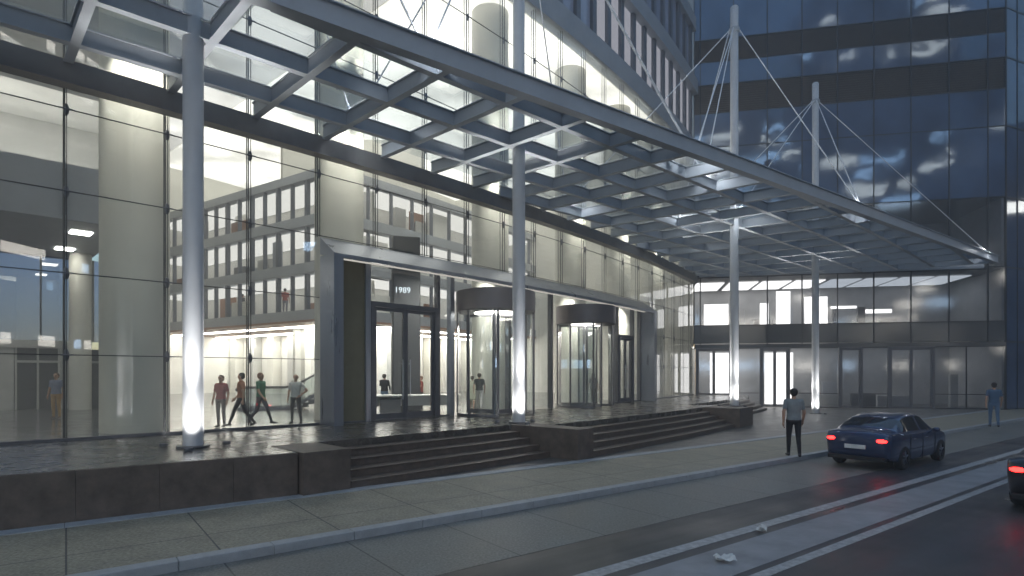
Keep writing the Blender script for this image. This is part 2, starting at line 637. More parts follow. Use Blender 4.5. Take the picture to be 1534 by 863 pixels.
# deck laid out as one polygon from the glass line to the step tops
front = [S(s, 5.27 + lex(s) - .06) for s in rng(-14, 4.18, 12)]
front += [S(4.2, 4.42)] + [S(s, 4.4) for s in rng(5.2, 11.55, 6)]
front += [S(s, 5.35) for s in rng(12.35, 24.15, 10)] + [S(24.2, 5.35), S(26.25, 5.35)]
front += [S(s, 3.9) for s in rng(26.3, 40.5, 10)]
back = [S(s, 0.0) for s in rng(40.2, -14, 40)]
corner = [T(3.9, .02), T(.05, .02)]
g.prism(front[:-1] + corner + back, .02, PL)
g.build('deck', M['terrace'], terr)
g = MB()
for i in range(-12, 4):
    a, b = i * 1.15 - .42, i * 1.15 + .726
    g.sweep([(5.21, 0.0), (5.27, 0.0), (5.27, PL - .004), (5.21, PL - .004)], a, b, 1, extra=lex)
g.build('retaining_wall', M['granite_side'], terr, bevel=.006)


def steps(label, s0, s1, d0, n, run):
    t = thing('granite_steps', label, 'steps', (*S((s0 + s1) / 2, d0 + n * run), 0), 0, 'granite steps up to the terrace')
    h = PL / n
    inv = Matrix.Translation(-Vector(t.location))
    for i in range(n - 1):
        g = MB()
        top = PL - h * (i + 1)
        g.sweep([(d0 + run * i, 0.0), (d0 + run * (i + 1), 0.0), (d0 + run * (i + 1), top - .03), (d0 + run * (i + 1) + .025, top - .025),
                 (d0 + run * (i + 1) + .025, top), (d0 + run * i, top)], s0, s1)
        o = g.build('step', M['granite'], t, bevel=.006)
        o.matrix_parent_inverse = inv
    return t


steps('wide dark granite steps between the long terrace wall and the middle stone block', 5.24, 11.58, 4.41, 5, .40)
steps('longest dark granite steps between two stone end blocks, right of the second lit column', 12.36, 24.18, 5.36, 5, .38)
steps('dark granite side steps partly hidden behind the far stone block near the tower', 26.3, 38.6, 3.91, 5, .36)


def block(label, s0, s1, d0, d1):
    g = MB()
    c = S((s0 + s1) / 2, (d0 + d1) / 2)
    g.prism([(p[0] - c[0], p[1] - c[1]) for p in (S(s0, d0), S(s1, d0), S(s1, d1), S(s0, d1))], 0, PL + .012)
    o = g.build('stone_block', M['granite_side'], bevel=.012)
    o.location = (*c, 0)
    tag(o, label, 'stone block', 'stone end blocks of the steps')


block('veined brown granite block ending the long terrace wall, left of the nearest steps', 4.21, 5.22, 4.43, 6.03)
block('low brown granite block between two flights, at the foot of the second lit column', 11.6, 12.34, 4.42, 7.02)
block('far brown granite block at the foot of the third lit column', 24.2, 26.28, 5.37, 7.1)

# ------------------------------------------------------------------ entrance canopy
can = thing('entrance_canopy', 'large steel and glass entrance canopy on four lit columns, hung from white rods', 'canopy')
ZB = 7.28 + EYE
ZT = ZB + .42
MOD = 2.135
SK = lambda k: 1.19 + MOD * k


def ibeam(g, p, q, ext=0):
    g.bar2(p, q, .10, ZB + .03, ZT - .03)
    g.bar2(p, q, .19, ZB, ZB + .03)
    g.bar2(p, q, .19, ZT - .03, ZT)


g = MB()
g.sweep([(-.06, 9.27), (.34, 9.27), (.34, 9.30), (.30, 9.30), (.30, 9.83), (-.06, 9.83)], -14, 40.2)
g.build('wall_beam', M['steel_dark'], can)
# outer edge beam
ed = ((E1[0] - E0[0]), (E1[1] - E0[1]))
el = math.hypot(*ed)
ed = (ed[0] / el, ed[1] / el)
P0 = (E0[0] - ed[0] * 13, E0[1] - ed[1] * 13)
P1 = (E1[0] + ed[0] * .6, E1[1] + ed[1] * .6)
g = MB()
g.bar2(P0, P1, .16, ZB + .03, ZT + .05)
g.bar2(P0, P1, .30, ZB - .005, ZB + .03)
g.bar2(P0, P1, .30, ZT + .05, ZT + .08)
g.build('edge_beam', M['steel'], can)


def clip_radial(s, d0, d1):
    """part of a radial line in front of the tower"""
    pts = [d0 + (d1 - d0) * i / 200 for i in range(201)]
    ok = [d for d in pts if tower_f(S(s, d)) > .12]
    return (ok[0], ok[-1]) if len(ok) > 4 else None


rad = {}
for k in range(-6, 21):
    s = SK(k)
    de = d_edge(s) - .08
    c = clip_radial(s, .31, de)
    if c:
        rad[k] = c
        g = MB()
        ibeam(g, S(s, c[0]), S(s, c[1]))
        g.build('cross_beam', M['steel'], can)
for i in range(-4, 8):
    g = MB()
    n = 0
    for k in range(-6, 20):
        sa, sb = SK(k), SK(k + 1)
        da, db = 1.4 + 2.1 * i + fl(sa), 1.4 + 2.1 * i + fl(sb)
        seg = [(sa + (sb - sa) * u / 40, da + (db - da) * u / 40) for u in range(41)]
        ok = [(s, d) for s, d in seg if .34 < d < d_edge(s) - .1 and tower_f(S(s, d)) > .1]
        if len(ok) > 3:
            ibeam(g, S(*ok[0]), S(*ok[-1]))
            n += 1
    if n:
        # lift 3 mm so that flanges crossing the cross beams never share a plane
        for q in range(len(g.v)):
            x, y, z = g.v[q]
            g.v[q] = (x, y, z + .003)
        g.build('long_beam', M['steel'], can)
# back edge along the tower
g = MB()
pa, pb = T(.35, .10), T(19.1, .10)
g.bar2(pa, pb, .14, ZB - .02, ZT)
g.build('back_beam', M['steel'], can)
for k in sorted(rad):
    if k + 1 not in rad:
        continue
    g = MB()
    a, b = SK(k) + .03, SK(k + 1) - .03
    ca, cb = rad[k], rad[k + 1]
    pl = [S(a, ca[0]), S(a, d_edge(a) - .18 if ca[1] > d_edge(SK(k)) - .3 else ca[1]), S(b, d_edge(b) - .18 if cb[1] > d_edge(SK(k + 1)) - .3 else cb[1]), S(b, cb[0])]
    g.face([(*p, ZT + .03) for p in pl])
    g.build('roof_glass', M['glass_canopy'], can)

cols = [(2.98, 3.40, 1), (12.22, 4.20, 1), (26.1, 6.27, 1), (36.3, 8.5, 0)]
mast_top = []
for s, d, on in cols:
    x, y = S(s, d)
    zb = PL + .012 if on else .0
    g = MB()
    zt = 18.0 + EYE
    g.lathe([(.0, zb + .02), (.205, zb + .02), (.205, ZT + .3), (.19, ZT + .34), (.19, zt), (.15, zt + .05), (0, zt + .06)], (x, y), 28)
    c = g.build('column', M['column'], can, smooth=40)
    g = MB()
    g.lathe([(.0, zb + .001), (.33, zb + .001), (.33, zb + .035), (.215, zb + .04)], (x, y), 28)
    g.build('base_ring', M['frame'], c, smooth=40)
    g = MB()
    g.lathe([(.21, zt - 1.25), (.26, zt - 1.2), (.26, zt - 1.05), (.21, zt - 1.0)], (x, y), 20)
    g.build('rod_collar', M['steel'], c, smooth=40)
    mast_top.append((x, y, zt - 1.12))
    for a in range(3):
        an = a * 2 * PI / 3 - 1.2
        la = bpy.data.lights.new('column_uplight', 'SPOT')
        la.energy = 470
        la.color = (1, .985, .96)
        la.spot_size = R_(36)
        la.spot_blend = .8
        la.shadow_soft_size = .05
        lo = bpy.data.objects.new('column_uplight', la)
        COL.objects.link(lo)
        lo.location = (x + .72 * math.cos(an), y + .72 * math.sin(an), zb + .075)
        g = MB()
        g.lathe([(0, zb + .001), (.085, zb + .001), (.085, zb + .06), (.07, zb + .062), (.06, zb + .05), (0, zb + .05)], (lo.location.x, lo.location.y), 16)
        g.build('uplight', M['frame'], c, smooth=40)
        l2 = lo.copy()
        l2.data = la.copy()
        l2.data.energy = 62
        l2.data.spot_size = R_(80)
        l2.data.spot_blend = 1
        COL.objects.link(l2)
        l2.rotation_euler = (Vector((x, y, zb + 1.3)) - Vector(lo.location)).to_track_quat('-Z', 'Y').to_euler()
        tgt = Vector((x, y, zb + 6.5))
        lo.rotation_euler = (tgt - Vector(lo.location)).to_track_quat('-Z', 'Y').to_euler()
nodes = {}
for nm, px, py in (('o12', 640, 80), ('i12', 529, 184), ('o23', 1040, 232), ('i23', 850, 305), ('p23', 1055, 262), ('i34', 1018, 324),
                   ('j34', 1018, 357), ('o34', 1290, 310), ('end', 1478, 377), ('k34', 1105, 316), ('o01', 205, -62)):
    x, y = at(px, py, ZT + .08)
    nodes[nm] = (x, y, ZT + .06)
rods = [(0, 'o12'), (1, 'o12'), (0, 'i12'), (1, 'i12'), (1, 'o23'), (2, 'o23'), (1, 'i23'), (2, 'i23'), (2, 'p23'), (1, 'p23'), (2, 'i34'), (3, 'j34'),
        (2, 'o34'), (3, 'o34'), (3, 'end'), (3, 'k34'), (0, 'o01')]
for m_, n_ in rods:
    g = MB()
    a = Vector(mast_top[m_])
    b = Vector(nodes[n_])
    dd = (b - a).normalized()
    h = Vector((dd.x, dd.y, 0)).normalized() * .24
    g.tube(a + h, b, .026, n=8)
    g.tube(b - dd * .55, b - dd * .1, .045, n=8)
    g.build('tension_rod', M['rod'], can, smooth=40)
for nm, p in nodes.items():
    g = MB()
    g.tube((p[0], p[1], ZT - .02), (p[0], p[1], ZT + .12), .075, .05, n=12)
    g.build('rod_anchor', M['steel'], can, smooth=40)
    if nm in ('o01',):
        continue
    la = bpy.data.lights.new('rod_light', 'POINT')
    la.energy = 22
    la.color = (.95, .97, 1)
    la.shadow_soft_size = .05
    lo = bpy.data.objects.new('rod_light', la)
    COL.objects.link(lo)
    lo.location = (p[0] + .18, p[1] - .12, p[2] + .28)

# ------------------------------------------------------------------ lobby building
lob = thing('lobby_building', 'curved glass fronted lobby building, brightly lit from inside', 'building')
ZC = 16.4 + EYE
ROWS = [.45 + EYE + 1.95 * i for i in range(8)]
PS0, PS1 = 7.58, 29.55           # portal
for k in range(-7, 19):
    sa, sb = SK(k), min(SK(k + 1), 40.2)
    inport = sa > 7.4 and sb < 31.0
    edge = sa < PS1 < sb
    z0 = 6.77 if (sa > 7.5 and sa < 30) else PL + .03
    g = MB()
    if edge:
        g.face([(*S(sa), 6.77), (*S(PS1), 6.77), (*S(PS1), ZC), (*S(sa), ZC)])
        g.face([(*S(PS1), PL + .03), (*S(sb), PL + .03), (*S(sb), ZC), (*S(PS1), ZC)])
    else:
        g.face([(*S(sa), z0), (*S(sb), z0), (*S(sb), ZC), (*S(sa), ZC)])
    bay = g.build('glass_bay', M['glass'], lob)
    g = MB()
    for off in (.0, .13):
        g.tube((*S(sa - .035, -.09 - off), z0 + .02), (*S(sa - .035, -.09 - off), ZC), .016 if off else .022, n=8)
    g.prism([S(sa - .008, -.012), S(sa + .008, -.012), S(sa + .008, .012), S(sa - .008, .012)], z0 + .02, ZC)
    g.build('upright', M['cable'], bay)
    for z in ROWS:
        if z < z0 + .2 or (z > 10 and k < 2) or (k > 14 and z > 10) or k > 16 or k < -1:
            continue
        g = MB()
        x, y = S(sa, -.05)
        g.ell((x, y, z), (.062, .062, .15), 10, 7)
        g.tube((*S(sa - .13, .025), z), (*S(sa + .13, .025), z), .018, n=6)
        g.build('glass_fitting', M['fitting'], bay, smooth=50)
for z in ROWS:
    for (a, b) in (((-13.7, 40.1),) if z > 6.8 else ((-13.7, PS0), (PS1, 40.1))):
        n = int((b - a) / 1.05)
        g = MB()
        g.sweep([(-.013, z - .011), (.013, z - .011), (.013, z + .011), (-.013, z + .011)], a, b, n)
        g.build('glass_joint', M['cable'], lob)
for a, b in ((-13.7, PS0 - .02), (PS1 + .02, 40.1)):
    g = MB()
    g.sweep([(-.05, PL), (.04, PL), (.04, PL + .07), (-.05, PL + .07)], a, b)
    g.build('base_rail', M['frame'], lob)
# upper storeys over the glass wall
g = MB()
g.sweep([(-.5, ZC), (.14, ZC), (.14, ZC + 1.15), (-.5, ZC + 1.15)], -14, 40.2)
g.build('slab_edge', M['fascia'], lob)
g = MB()
g.sweep([(-.5, ZC + 4.6), (.35, ZC + 4.6), (.35, ZC + 5.6), (-.5, ZC + 5.6)], -14, 40.2)
g.build('slab_edge', M['fascia'], lob)
g = MB()
g.sweep([(-.5, ZC + 9.4), (.2, ZC + 9.4), (.2, ZC + 10.4), (-.5, ZC + 10.4)], -14, 40.2)
g.build('slab_edge', M['fascia'], lob)
for k in range(6, 26):
    for lv, (a, b) in enumerate(((ZC + 1.16, ZC + 4.59), (ZC + 5.61, ZC + 9.39))):
        s = 1.19 + 1.6 * k
        if s > 39.4 or s < 8:
            continue
        if s + 1.2 > 39.9:
            continue
        g = MB()
        g.sweep([(-.30, a), (-.12, a), (-.12, b), (-.30, b)], s, s + 1.18, 1)
        w = g.build('upper_window', M['em_upper'] if (lv == 0 and k > 13) else M['fin_panel'], lob)
        g = MB()
        g.sweep([(-.30, a), (.06, a), (.06, b), (-.30, b)], s + 1.2, s + 1.58, 1)
        g.build('fin', M['mull'], w)
for a, b in ((-14, 8.6),):
    g = MB()
    g.sweep([(-.3, ZC + 1.16), (-.1, ZC + 1.16), (-.1, ZC + 9.38), (-.3, ZC + 9.38)], a, b)
    g.build('upper_wall', M['fin_panel'], lob)

# interior shell
g = MB()
g.sweep([(-50, .5), (-.06, .5), (-.06, PL - .002), (-50, PL - .002)], -40, 40.0)
g.build('lobby_floor', M['lobby_floor'], lob)
g = MB()
g.sweep([(-50, ZC + .02), (-.1, ZC + .02), (-.1, ZC + .3), (-50, ZC + .3)], -40, 40.0)
g.build('ceiling', M['plaster'], lob)
for sa, sb, mm in ((1.5, 9.4, 'em_ceiling_low'), (9.5, 13.4, 'em_ceiling_mid'), (13.5, 40, 'em_ceiling')):  # emission stepped down leftwards to imitate the ceiling's brightness falloff
    g = MB()
    g.sweep([(-46, ZC - .05), (-.55, ZC - .05), (-.55, ZC - .01), (-46, ZC - .01)], sa, sb)
    g.build('luminous_ceiling', M[mm], lob)
# left: gallery with soffit, rear glazing beyond
g = MB()
g.sweep([(-17, 5.36 + EYE), (-8.0, 5.36 + EYE), (-8.0, 7.3 + EYE), (-8.2, 7.3 + EYE), (-8.2, 5.7 + EYE), (-17, 5.7 + EYE)], -40, 4.2)
g.build('gallery', M['fascia'], lob)
for i in range(-14, 3):
    g = MB()
    s = i * 2.0
    g.sweep([(-7.995, 5.5 + EYE), (-7.93, 5.5 + EYE), (-7.93, 7.1 + EYE), (-7.995, 7.1 + EYE)], s, s + .12, 1)
    g.build('gallery_post', M['mull'], lob)
g = MB()
g.sweep([(-12.5, 5.72 + EYE), (-12.3, 5.72 + EYE), (-12.3, ZC), (-12.5, ZC)], -40, 4.2)
g.build('gallery_wall', M['plaster_grey'], lob)
g = MB()
g.sweep([(-8.0, 9.6 + EYE), (-7.6, 9.6 + EYE), (-7.6, 10.4 + EYE), (-12.2, 10.4 + EYE), (-12.2, 10.0 + EYE), (-8.0, 10.0 + EYE)], -40, 4.2)
g.build('gallery', M['plaster_grey'], lob)
for i in range(-16, 3):
    a, b = i * 2.2, i * 2.2 + 2.2
    g = MB()
    g.face([(*S(a, -16.5), PL + 3.1), (*S(b, -16.5), PL + 3.1), (*S(b, -16.5), 5.36 + EYE), (*S(a, -16.5), 5.36 + EYE)])
    w = g.build('rear_window', M['glass_back'], lob)
    g = MB()
    g.sweep([(-16.55, PL + 3.1), (-16.4, PL + 3.1), (-16.4, 5.36 + EYE), (-16.55, 5.36 + EYE)], a - .04, a + .04, 1)
    g.build('mullion', M['mull'] if i % 2 else M['plaster_grey'], w)
g = MB()
g.sweep([(-16.7, PL + 2.75), (-16.3, PL + 2.75), (-16.3, PL + 3.1), (-16.7, PL + 3.1)], -40, 4.2)
g.build('rear_beam', M['plaster_grey'], lob)
for i in range(-12, 2):
    a = i * 3.0
    g = MB()
    g.sweep([(-16.6, PL), (-16.4, PL), (-16.4, PL + 2.75), (-16.6, PL + 2.75)], a, a + 1.15, 1)
    g.build('rear_wall_panel', M['plaster_grey'], lob)
    g = MB()
    g.sweep([(-16.56, PL), (-16.5, PL), (-16.5, PL + 2.75), (-16.56, PL + 2.75)], a + 1.15, a + 3.0, 1)
    d_ = g.build('rear_door', M['dark_body'], lob)
    g = MB()
    for q in (1.18, 2.04, 2.9):
        g.sweep([(-16.5, PL), (-16.42, PL), (-16.42, PL + 2.75), (-16.5, PL + 2.75)], a + q, a + q + .09, 1)
    g.sweep([(-16.5, PL + 2.1), (-16.43, PL + 2.1), (-16.43, PL + 2.2), (-16.5, PL + 2.2)], a + 1.27, a + 2.9, 1)
    g.build('door_frame', M['plaster_grey'], d_)
g = MB()
g.sweep([(-34, PL), (-.2, PL), (-.2, ZC), (-34, ZC)], -40.3, -40.0, 1)
g.build('end_wall', M['plaster_grey'], lob)

# interior columns
for i, s in enumerate((-3.4, 2.95, 9.3, 17.15, 23.9, 29.6, 35.4)):
    g = MB()
    g.lathe([(.84, PL), (.84, ZC)], S(s, -1.75), 40)
    ic = g.build('interior_column', M['int_col'], lob, smooth=40)
    for ds in (-.75, .75):
        fx, fy = S(s + ds, -.42)
        g = MB()
        g.tube((fx, fy, 11.9), (fx, fy, 12.2), .07, n=10)
        g.tube((fx, fy, 12.2), (*S(s + ds * .6, -1.2), 12.2), .025, n=6)
        g.build('column_spot', M['fitting'], ic, smooth=40)
        la = bpy.data.lights.new('column_wash', 'SPOT')
        la.energy = 330
        la.color = (1, .96, .87)
        la.spot_size = R_(60)
        la.spot_blend = 1
        la.shadow_soft_size = .06
        lo = bpy.data.objects.new('column_wash', la)
        COL.objects.link(lo)
        lo.location = (fx, fy, 11.86)
        lo.rotation_euler = (Vector((*S(s, -1.3), 7.5)) - Vector(lo.location)).to_track_quat('-Z', 'Y').to_euler()
        l2 = lo.copy()  # upward copy, added to lighten the upper shaft
        l2.data = la.copy()
        l2.data.energy = 240
        COL.objects.link(l2)
        l2.location = (fx, fy, 12.26)
        l2.rotation_euler = (Vector((*S(s, -1.3), 16.5)) - Vector(l2.location)).to_track_quat('-Z', 'Y').to_euler()
g = MB()
g.lathe([(.42, PL), (.42, 5.36 + EYE)], (-19.4, 26.4), 28)
g.build('slim_interior_column', M['int_col'], lob, smooth=40)
g = MB()
g.lathe([(.42, PL), (.42, 5.36 + EYE)], (-26.5, 22.0), 28)
g.build('slim_interior_column', M['int_col'], lob, smooth=40)

# inner office floors
W0, W1 = (-28.0, 45.4), (-10.5, 33.7)
path = [W0, W1] + [S(s, -13.5) for s in rng(18.4, 40, 11)]
inw = []
for i, p in enumerate(path):
    a = path[max(i - 1, 0)]
    b = path[min(i + 1, len(path) - 1)]
    dx, dy = b[0] - a[0], b[1] - a[1]
    l = math.hypot(dx, dy)
    inw.append((-dy / l, dx / l))      # into the building


def band(g, o0, o1, z0, z1, pth=path, nn=None):
    nn = nn or inw
    for i in range(len(pth) - 1):
        a, b = pth[i], pth[i + 1]
        na, nb = nn[i], nn[i + 1]
        g.prism([(a[0] + na[0] * o0, a[1] + na[1] * o0), (b[0] + nb[0] * o0, b[1] + nb[1] * o0),
                 (b[0] + nb[0] * o1, b[1] + nb[1] * o1), (a[0] + na[0] * o1, a[1] + na[1] * o1)], z0, z1)


FLZ = [3.18 + EYE, 5.97 + EYE, 8.75 + EYE]
FTOP = 11.5 + EYE
for i, z in enumerate(FLZ):
    g = MB()
    band(g, -.05, 9, z + .02, z + .62)
    sl = g.build('office_slab', M['fascia'], lob)
    if i == 0:
        g = MB()
        band(g, -.1, 7.2, z - .12, z + .015)
        g.build('timber_soffit', M['wood'], lob)
    g = MB()
    band(g, 3.6, 3.8, z + .63, z + 2.75)
    g.build('office_wall', M['panel_white'], lob)
    g = MB()
    band(g, .5, 3.5, z + 2.70, z + 2.74)
    g.build('office_glow', M['em_office'], lob)
    ro = random.Random(20 + i)
    for q in range(16):
        j = ro.choice((0, 0, 0, 0, 1, 2, 3, 4, 5))
        u = ro.random() * .9
        a, b = path[j], path[j + 1]
        du = 1.0 / math.hypot(b[0] - a[0], b[1] - a[1]) * ro.choice((.9, 1.3, 2.0))
        of = ro.uniform(.9, 3.2)
        P_ = lambda v: (a[0] + (b[0] - a[0]) * v + inw[j][0] * of, a[1] + (b[1] - a[1]) * v + inw[j][1] * of)
        g = MB()
        g.bar2(P_(u), P_(u + du), ro.choice((.12, .5)), z + .625, z + .63 + ro.choice((.75, 1.1, 1.9, 2.0)))
        g.build('office_furniture', M[ro.choice(('plaster_grey', 'fascia', 'panel_white', 'dark_body', 'wood'))], lob)
g = MB()
band(g, -.05, 9, FTOP, FTOP + .5)
g.build('office_slab', M['fascia'], lob)
g = MB()
band(g, 8.6, 8.9, FTOP + .51, ZC)
g.build('upper_back_wall', M['plaster'], lob)
# glazing posts of the office floors
for i in range(len(path) - 1):
    a, b = path[i], path[i + 1]
    l = math.hypot(b[0] - a[0], b[1] - a[1])
    n = max(1, int(l / 1.35))
    for z in FLZ:
        g = MB()
        for j in range(n):
            u = (j + .5) / n
            p = (a[0] + (b[0] - a[0]) * u, a[1] + (b[1] - a[1]) * u)
            q = (p[0] + inw[i][0] * .25, p[1] + inw[i][1] * .25)
            g.bar2(p, q, .22 if j % 2 else .10, z + .62, z + 2.75)
        g.build('office_mullions', M['mull'], lob)
# ground floor behind: white wall with pilasters, lights under the soffit
g = MB()
band(g, 7.0, 7.3, PL, FLZ[0] - .12)
n0 = inw[0]
g.bar2((W0[0] + n0[0] * .05, W0[1] + n0[1] * .05), (W0[0] + n0[0] * 6.98, W0[1] + n0[1] * 6.98), .2, PL, FLZ[0] - .125)
g.build('back_wall', M['panel_white'], lob)
for i in range(len(path) - 1):
    a, b = path[i], path[i + 1]
    l = math.hypot(b[0] - a[0], b[1] - a[1])
    n = max(1, int(l / 2.4))
    for j in range(n):
        u = (j + .35) / n
        p = (a[0] + (b[0] - a[0]) * u, a[1] + (b[1] - a[1]) * u)
        nn = inw[i]
        g = MB()
        g.bar2((p[0] + nn[0] * 6.2, p[1] + nn[1] * 6.2), (p[0] + nn[0] * 6.95, p[1] + nn[1] * 6.95), .75, PL, FLZ[0] - .13)
        g.build('pilaster', M['plaster_grey'] if j % 2 else M['plaster'], lob)
g = MB()
band(g, 5.2, 6.0, FLZ[0] - .17, FLZ[0] - .125)
g.build('soffit_light', M['em_soffit'], lob)
g = MB()
band(g, 1.6, 2.1, FLZ[0] - .17, FLZ[0] - .125)
g.build('soffit_light', M['em_soffit'], lob)
g = MB()
g.bar2((-17.0, 27.0), (-27.9, 44.6), .25, PL, ZC)
g.build('side_wall', M['plaster'], lob)
g = MB()
g.bar2((W0[0] - n0[0] * .1, W0[1] - n0[1] * .1), (W0[0] + n0[0] * 8.55, W0[1] + n0[1] * 8.55), .2, FLZ[0] + .63, ZC)
g.build('side_wall', M['plaster'], lob)
g = MB()
g.sweep([(-9.3, 5.71 + EYE), (-8.5, 5.71 + EYE), (-8.5, 5.76 + EYE), (-9.3, 5.76 + EYE)], -20, 4.0)
g.build('gallery_fill', M['em_soffit'], lob)  # hidden glowing strip, added to brighten the gallery wall
g = MB()
g.prism([S(40.02, -34), S(40.15, -34), S(40.15, -.12), S(40.02, -.12)], PL, ZC)
g.build('end_wall', M['plaster'], lob)
# gallery downlights on the left
for s in (-16, -11, -6, -1.5, 2.5):
    for d in (-10, -14):
        g = MB()
        g.sweep([(d - .35, 5.33 + EYE), (d + .35, 5.33 + EYE), (d + .35, 5.355 + EYE), (d - .35, 5.355 + EYE)], s, s + .7, 1)
        g.build('downlight', M['em_soffit'], lob)
for s in (-9, -4.5, 0, 4):
    g = MB()
    g.sweep([(-5.6, ZC - .04), (-4.2, ZC - .04), (-4.2, ZC + .01), (-5.6, ZC + .01)], s, s + 1.6, 1)
    g.build('downlight', M['em_panel'], lob)

# entrance portal
por = MB()
hood = [(0.015, 6.77), (.88, 6.17), (.88, 6.05), (.80, 6.05), (.1, 6.22), (0.015, 6.22)]
por.sweep(hood, PS0 + .02, PS1 - .02, 24)
po = por.build('entrance_portal', M['portal'], lob, smooth=25)
g = MB()
g.prism([S(PS0 + .02, .015), S(PS0 + .26, .015), S(PS0 + .34, .86), S(PS0 + .02, .86)], PL + .002, 6.16)
g.prism([S(PS0 + .02, .86), S(PS0 + .34, .86), S(PS0 + .34, .875), S(PS0 + .02, .875)], PL + .002, 6.16)
g.build('jamb', M['portal'], po)
g = MB()
g.prism([S(PS1 - .55, .015), S(PS1 - .02, .015), S(PS1 - .02, .87), S(PS1 - .40, .87)], PL + .002, 6.16)
g.build('jamb', M['portal'], po)
g = MB()
g.prism([S(8.02, -.06), S(9.2, -.06), S(9.2, .03), S(8.02, .03)], PL + .03, 6.2)
g.build('beige_panel', M['portal_in'], po)
for a_, b_ in ((7.95, 9.18), (12.45, 12.93), (25.3, 25.88), (28.05, 28.88)):
    g = MB()
    g.sweep([(-.1, PL), (.06, PL), (.06, PL + .05), (-.1, PL + .05)], a_, b_)
    g.build('threshold', M['frame'], po)
g = MB()
g.sweep([(.30, 6.10), (.42, 6.10), (.42, 6.13), (.30, 6.13)], 8.1, 28.9)
g.build('hood_fill', M['em_hood'], po)  # glowing strip added to brighten the portal under its hood


for s_ in (9.7, 13.4, 16.0, 19.4, 22.6, 25.7, 28.4):  # fill spots with small fittings, added to brighten the door area
    g = MB()
    fx, fy = S(s_, -.42)
    g.tube((fx, fy, 6.56), (fx, fy, 6.72), .05, n=10)
    g.prism([S(s_ - .02, -.42), S(s_ + .02, -.42), S(s_ + .02, .02), S(s_ - .02, .02)], 6.725, 6.75)
    g.build('fill_spot', M['fitting'], po, smooth=40)
    la = bpy.data.lights.new('fill_spot_light', 'SPOT')
    la.energy = 300
    la.color = (1, .965, .89)
    la.spot_size = R_(110)
    la.spot_blend = 1
    la.shadow_soft_size = .05
    lo = bpy.data.objects.new('fill_spot_light', la)
    COL.objects.link(lo)
    lo.location = (fx, fy, 6.53)
    lo.rotation_euler = (Vector((*S(s_, -4.0), 2.6)) - Vector(lo.location)).to_track_quat('-Z', 'Y').to_euler()


def post(s, w, d0=-.12, d1=.10, z0=PL, z1=6.21, m='frame'):
    g = MB()
    g.prism([S(s, d0), S(s + w, d0), S(s + w, d1), S(s, d1)], z0 + .003, z1)
    g.build('post', M[m], po)


post(9.2, .2, m='portal')
post(12.32, .11)
post(12.95, .2, m='portal')
post(16.3, .14)
post(19.35, .13)
post(25.15, .12)
post(25.9, .12)
post(27.9, .12)
post(28.9, .12)


def pane(s0, s1, z0, z1, m='glass_door', d=0.0):
    g = MB()
    g.face([(*S(s0, d), z0), (*S(s1, d), z0), (*S(s1, d), z1), (*S(s0, d), z1)])
    g.build('fixed_pane', M[m], po)


pane(9.4, 12.32, 4.92, 6.2)
pane(12.43, 12.95, PL + .05, 6.2)
pane(13.15, 16.3, 5.7, 6.2)
pane(16.44, 19.35, PL + .05, 6.2, 'glass_curved')
pane(19.48, 25.15, 5.75, 6.2)
pane(25.27, 25.9, PL + .05, 6.2)
pane(26.02, 27.9, 4.65, 6.2)
pane(28.02, 28.9, PL + .05, 6.2)
pane(29.02, 29.2, PL + .05, 6.2)


def dbl(s0, s1, ztop, leaves=2):
    g = MB()
    w = .15
    g.prism([S(s0, -.1), S(s0 + w, -.1), S(s0 + w, .12), S(s0, .12)], PL + .003, ztop)
    g.prism([S(s1 - w, -.1), S(s1, -.1), S(s1, .12), S(s1 - w, .12)], PL + .003, ztop)
    g.sweep([(-.1, ztop - .17), (.118, ztop - .17), (.118, ztop), (-.1, ztop)], s0 + w, s1 - w, 2)
    g.sweep([(-.1, PL + .003), (.1, PL + .003), (.1, PL + .03), (-.1, PL + .03)], s0 + w, s1 - w, 2)
    dd = g.build('swing_door', M['frame'], lob)
    a, b = s0 + w, s1 - w
    for i in range(leaves):
        x0 = a + (b - a) * i / leaves + .008
        x1 = a + (b - a) * (i + 1) / leaves - .008
        fw = .095
        g = MB()
        for (u, v) in ((x0, x0 + fw), (x1 - fw, x1)):
            g.prism([S(u, -.04), S(v, -.04), S(v, .05), S(u, .05)], PL + .04, ztop - .18)
        g.prism([S(x0 + fw, -.035), S(x1 - fw, -.035), S(x1 - fw, .045), S(x0 + fw, .045)], PL + .04, PL + .24)
        g.prism([S(x0 + fw, -.035), S(x1 - fw, -.035), S(x1 - fw, .045), S(x0 + fw, .045)], ztop - .29, ztop - .18)
        g.face([(*S(x0 + fw, 0), PL + .24), (*S(x1 - fw, 0), PL + .24), (*S(x1 - fw, 0), ztop - .29), (*S(x0 + fw, 0), ztop - .29)], 1)
        g.build('door_leaf', [M['frame'], M['glass_door']], dd)
        g = MB()
        hs = x1 - fw - .06 if i == 0 else x0 + fw + .06
        x, y = S(hs, .12)
        g.tube((x, y, PL + .7), (x, y, PL + 2.1), .018, n=8)
        for zz in (PL + .85, PL + 1.95):
            g.tube((x, y, zz), (*S(hs, .04), zz), .012, n=6)
        g.build('pull_handle', M['column'], dd, smooth=40)
    return dd


dbl(9.4, 12.32, 4.92)
dbl(26.02, 27.9, 4.65)


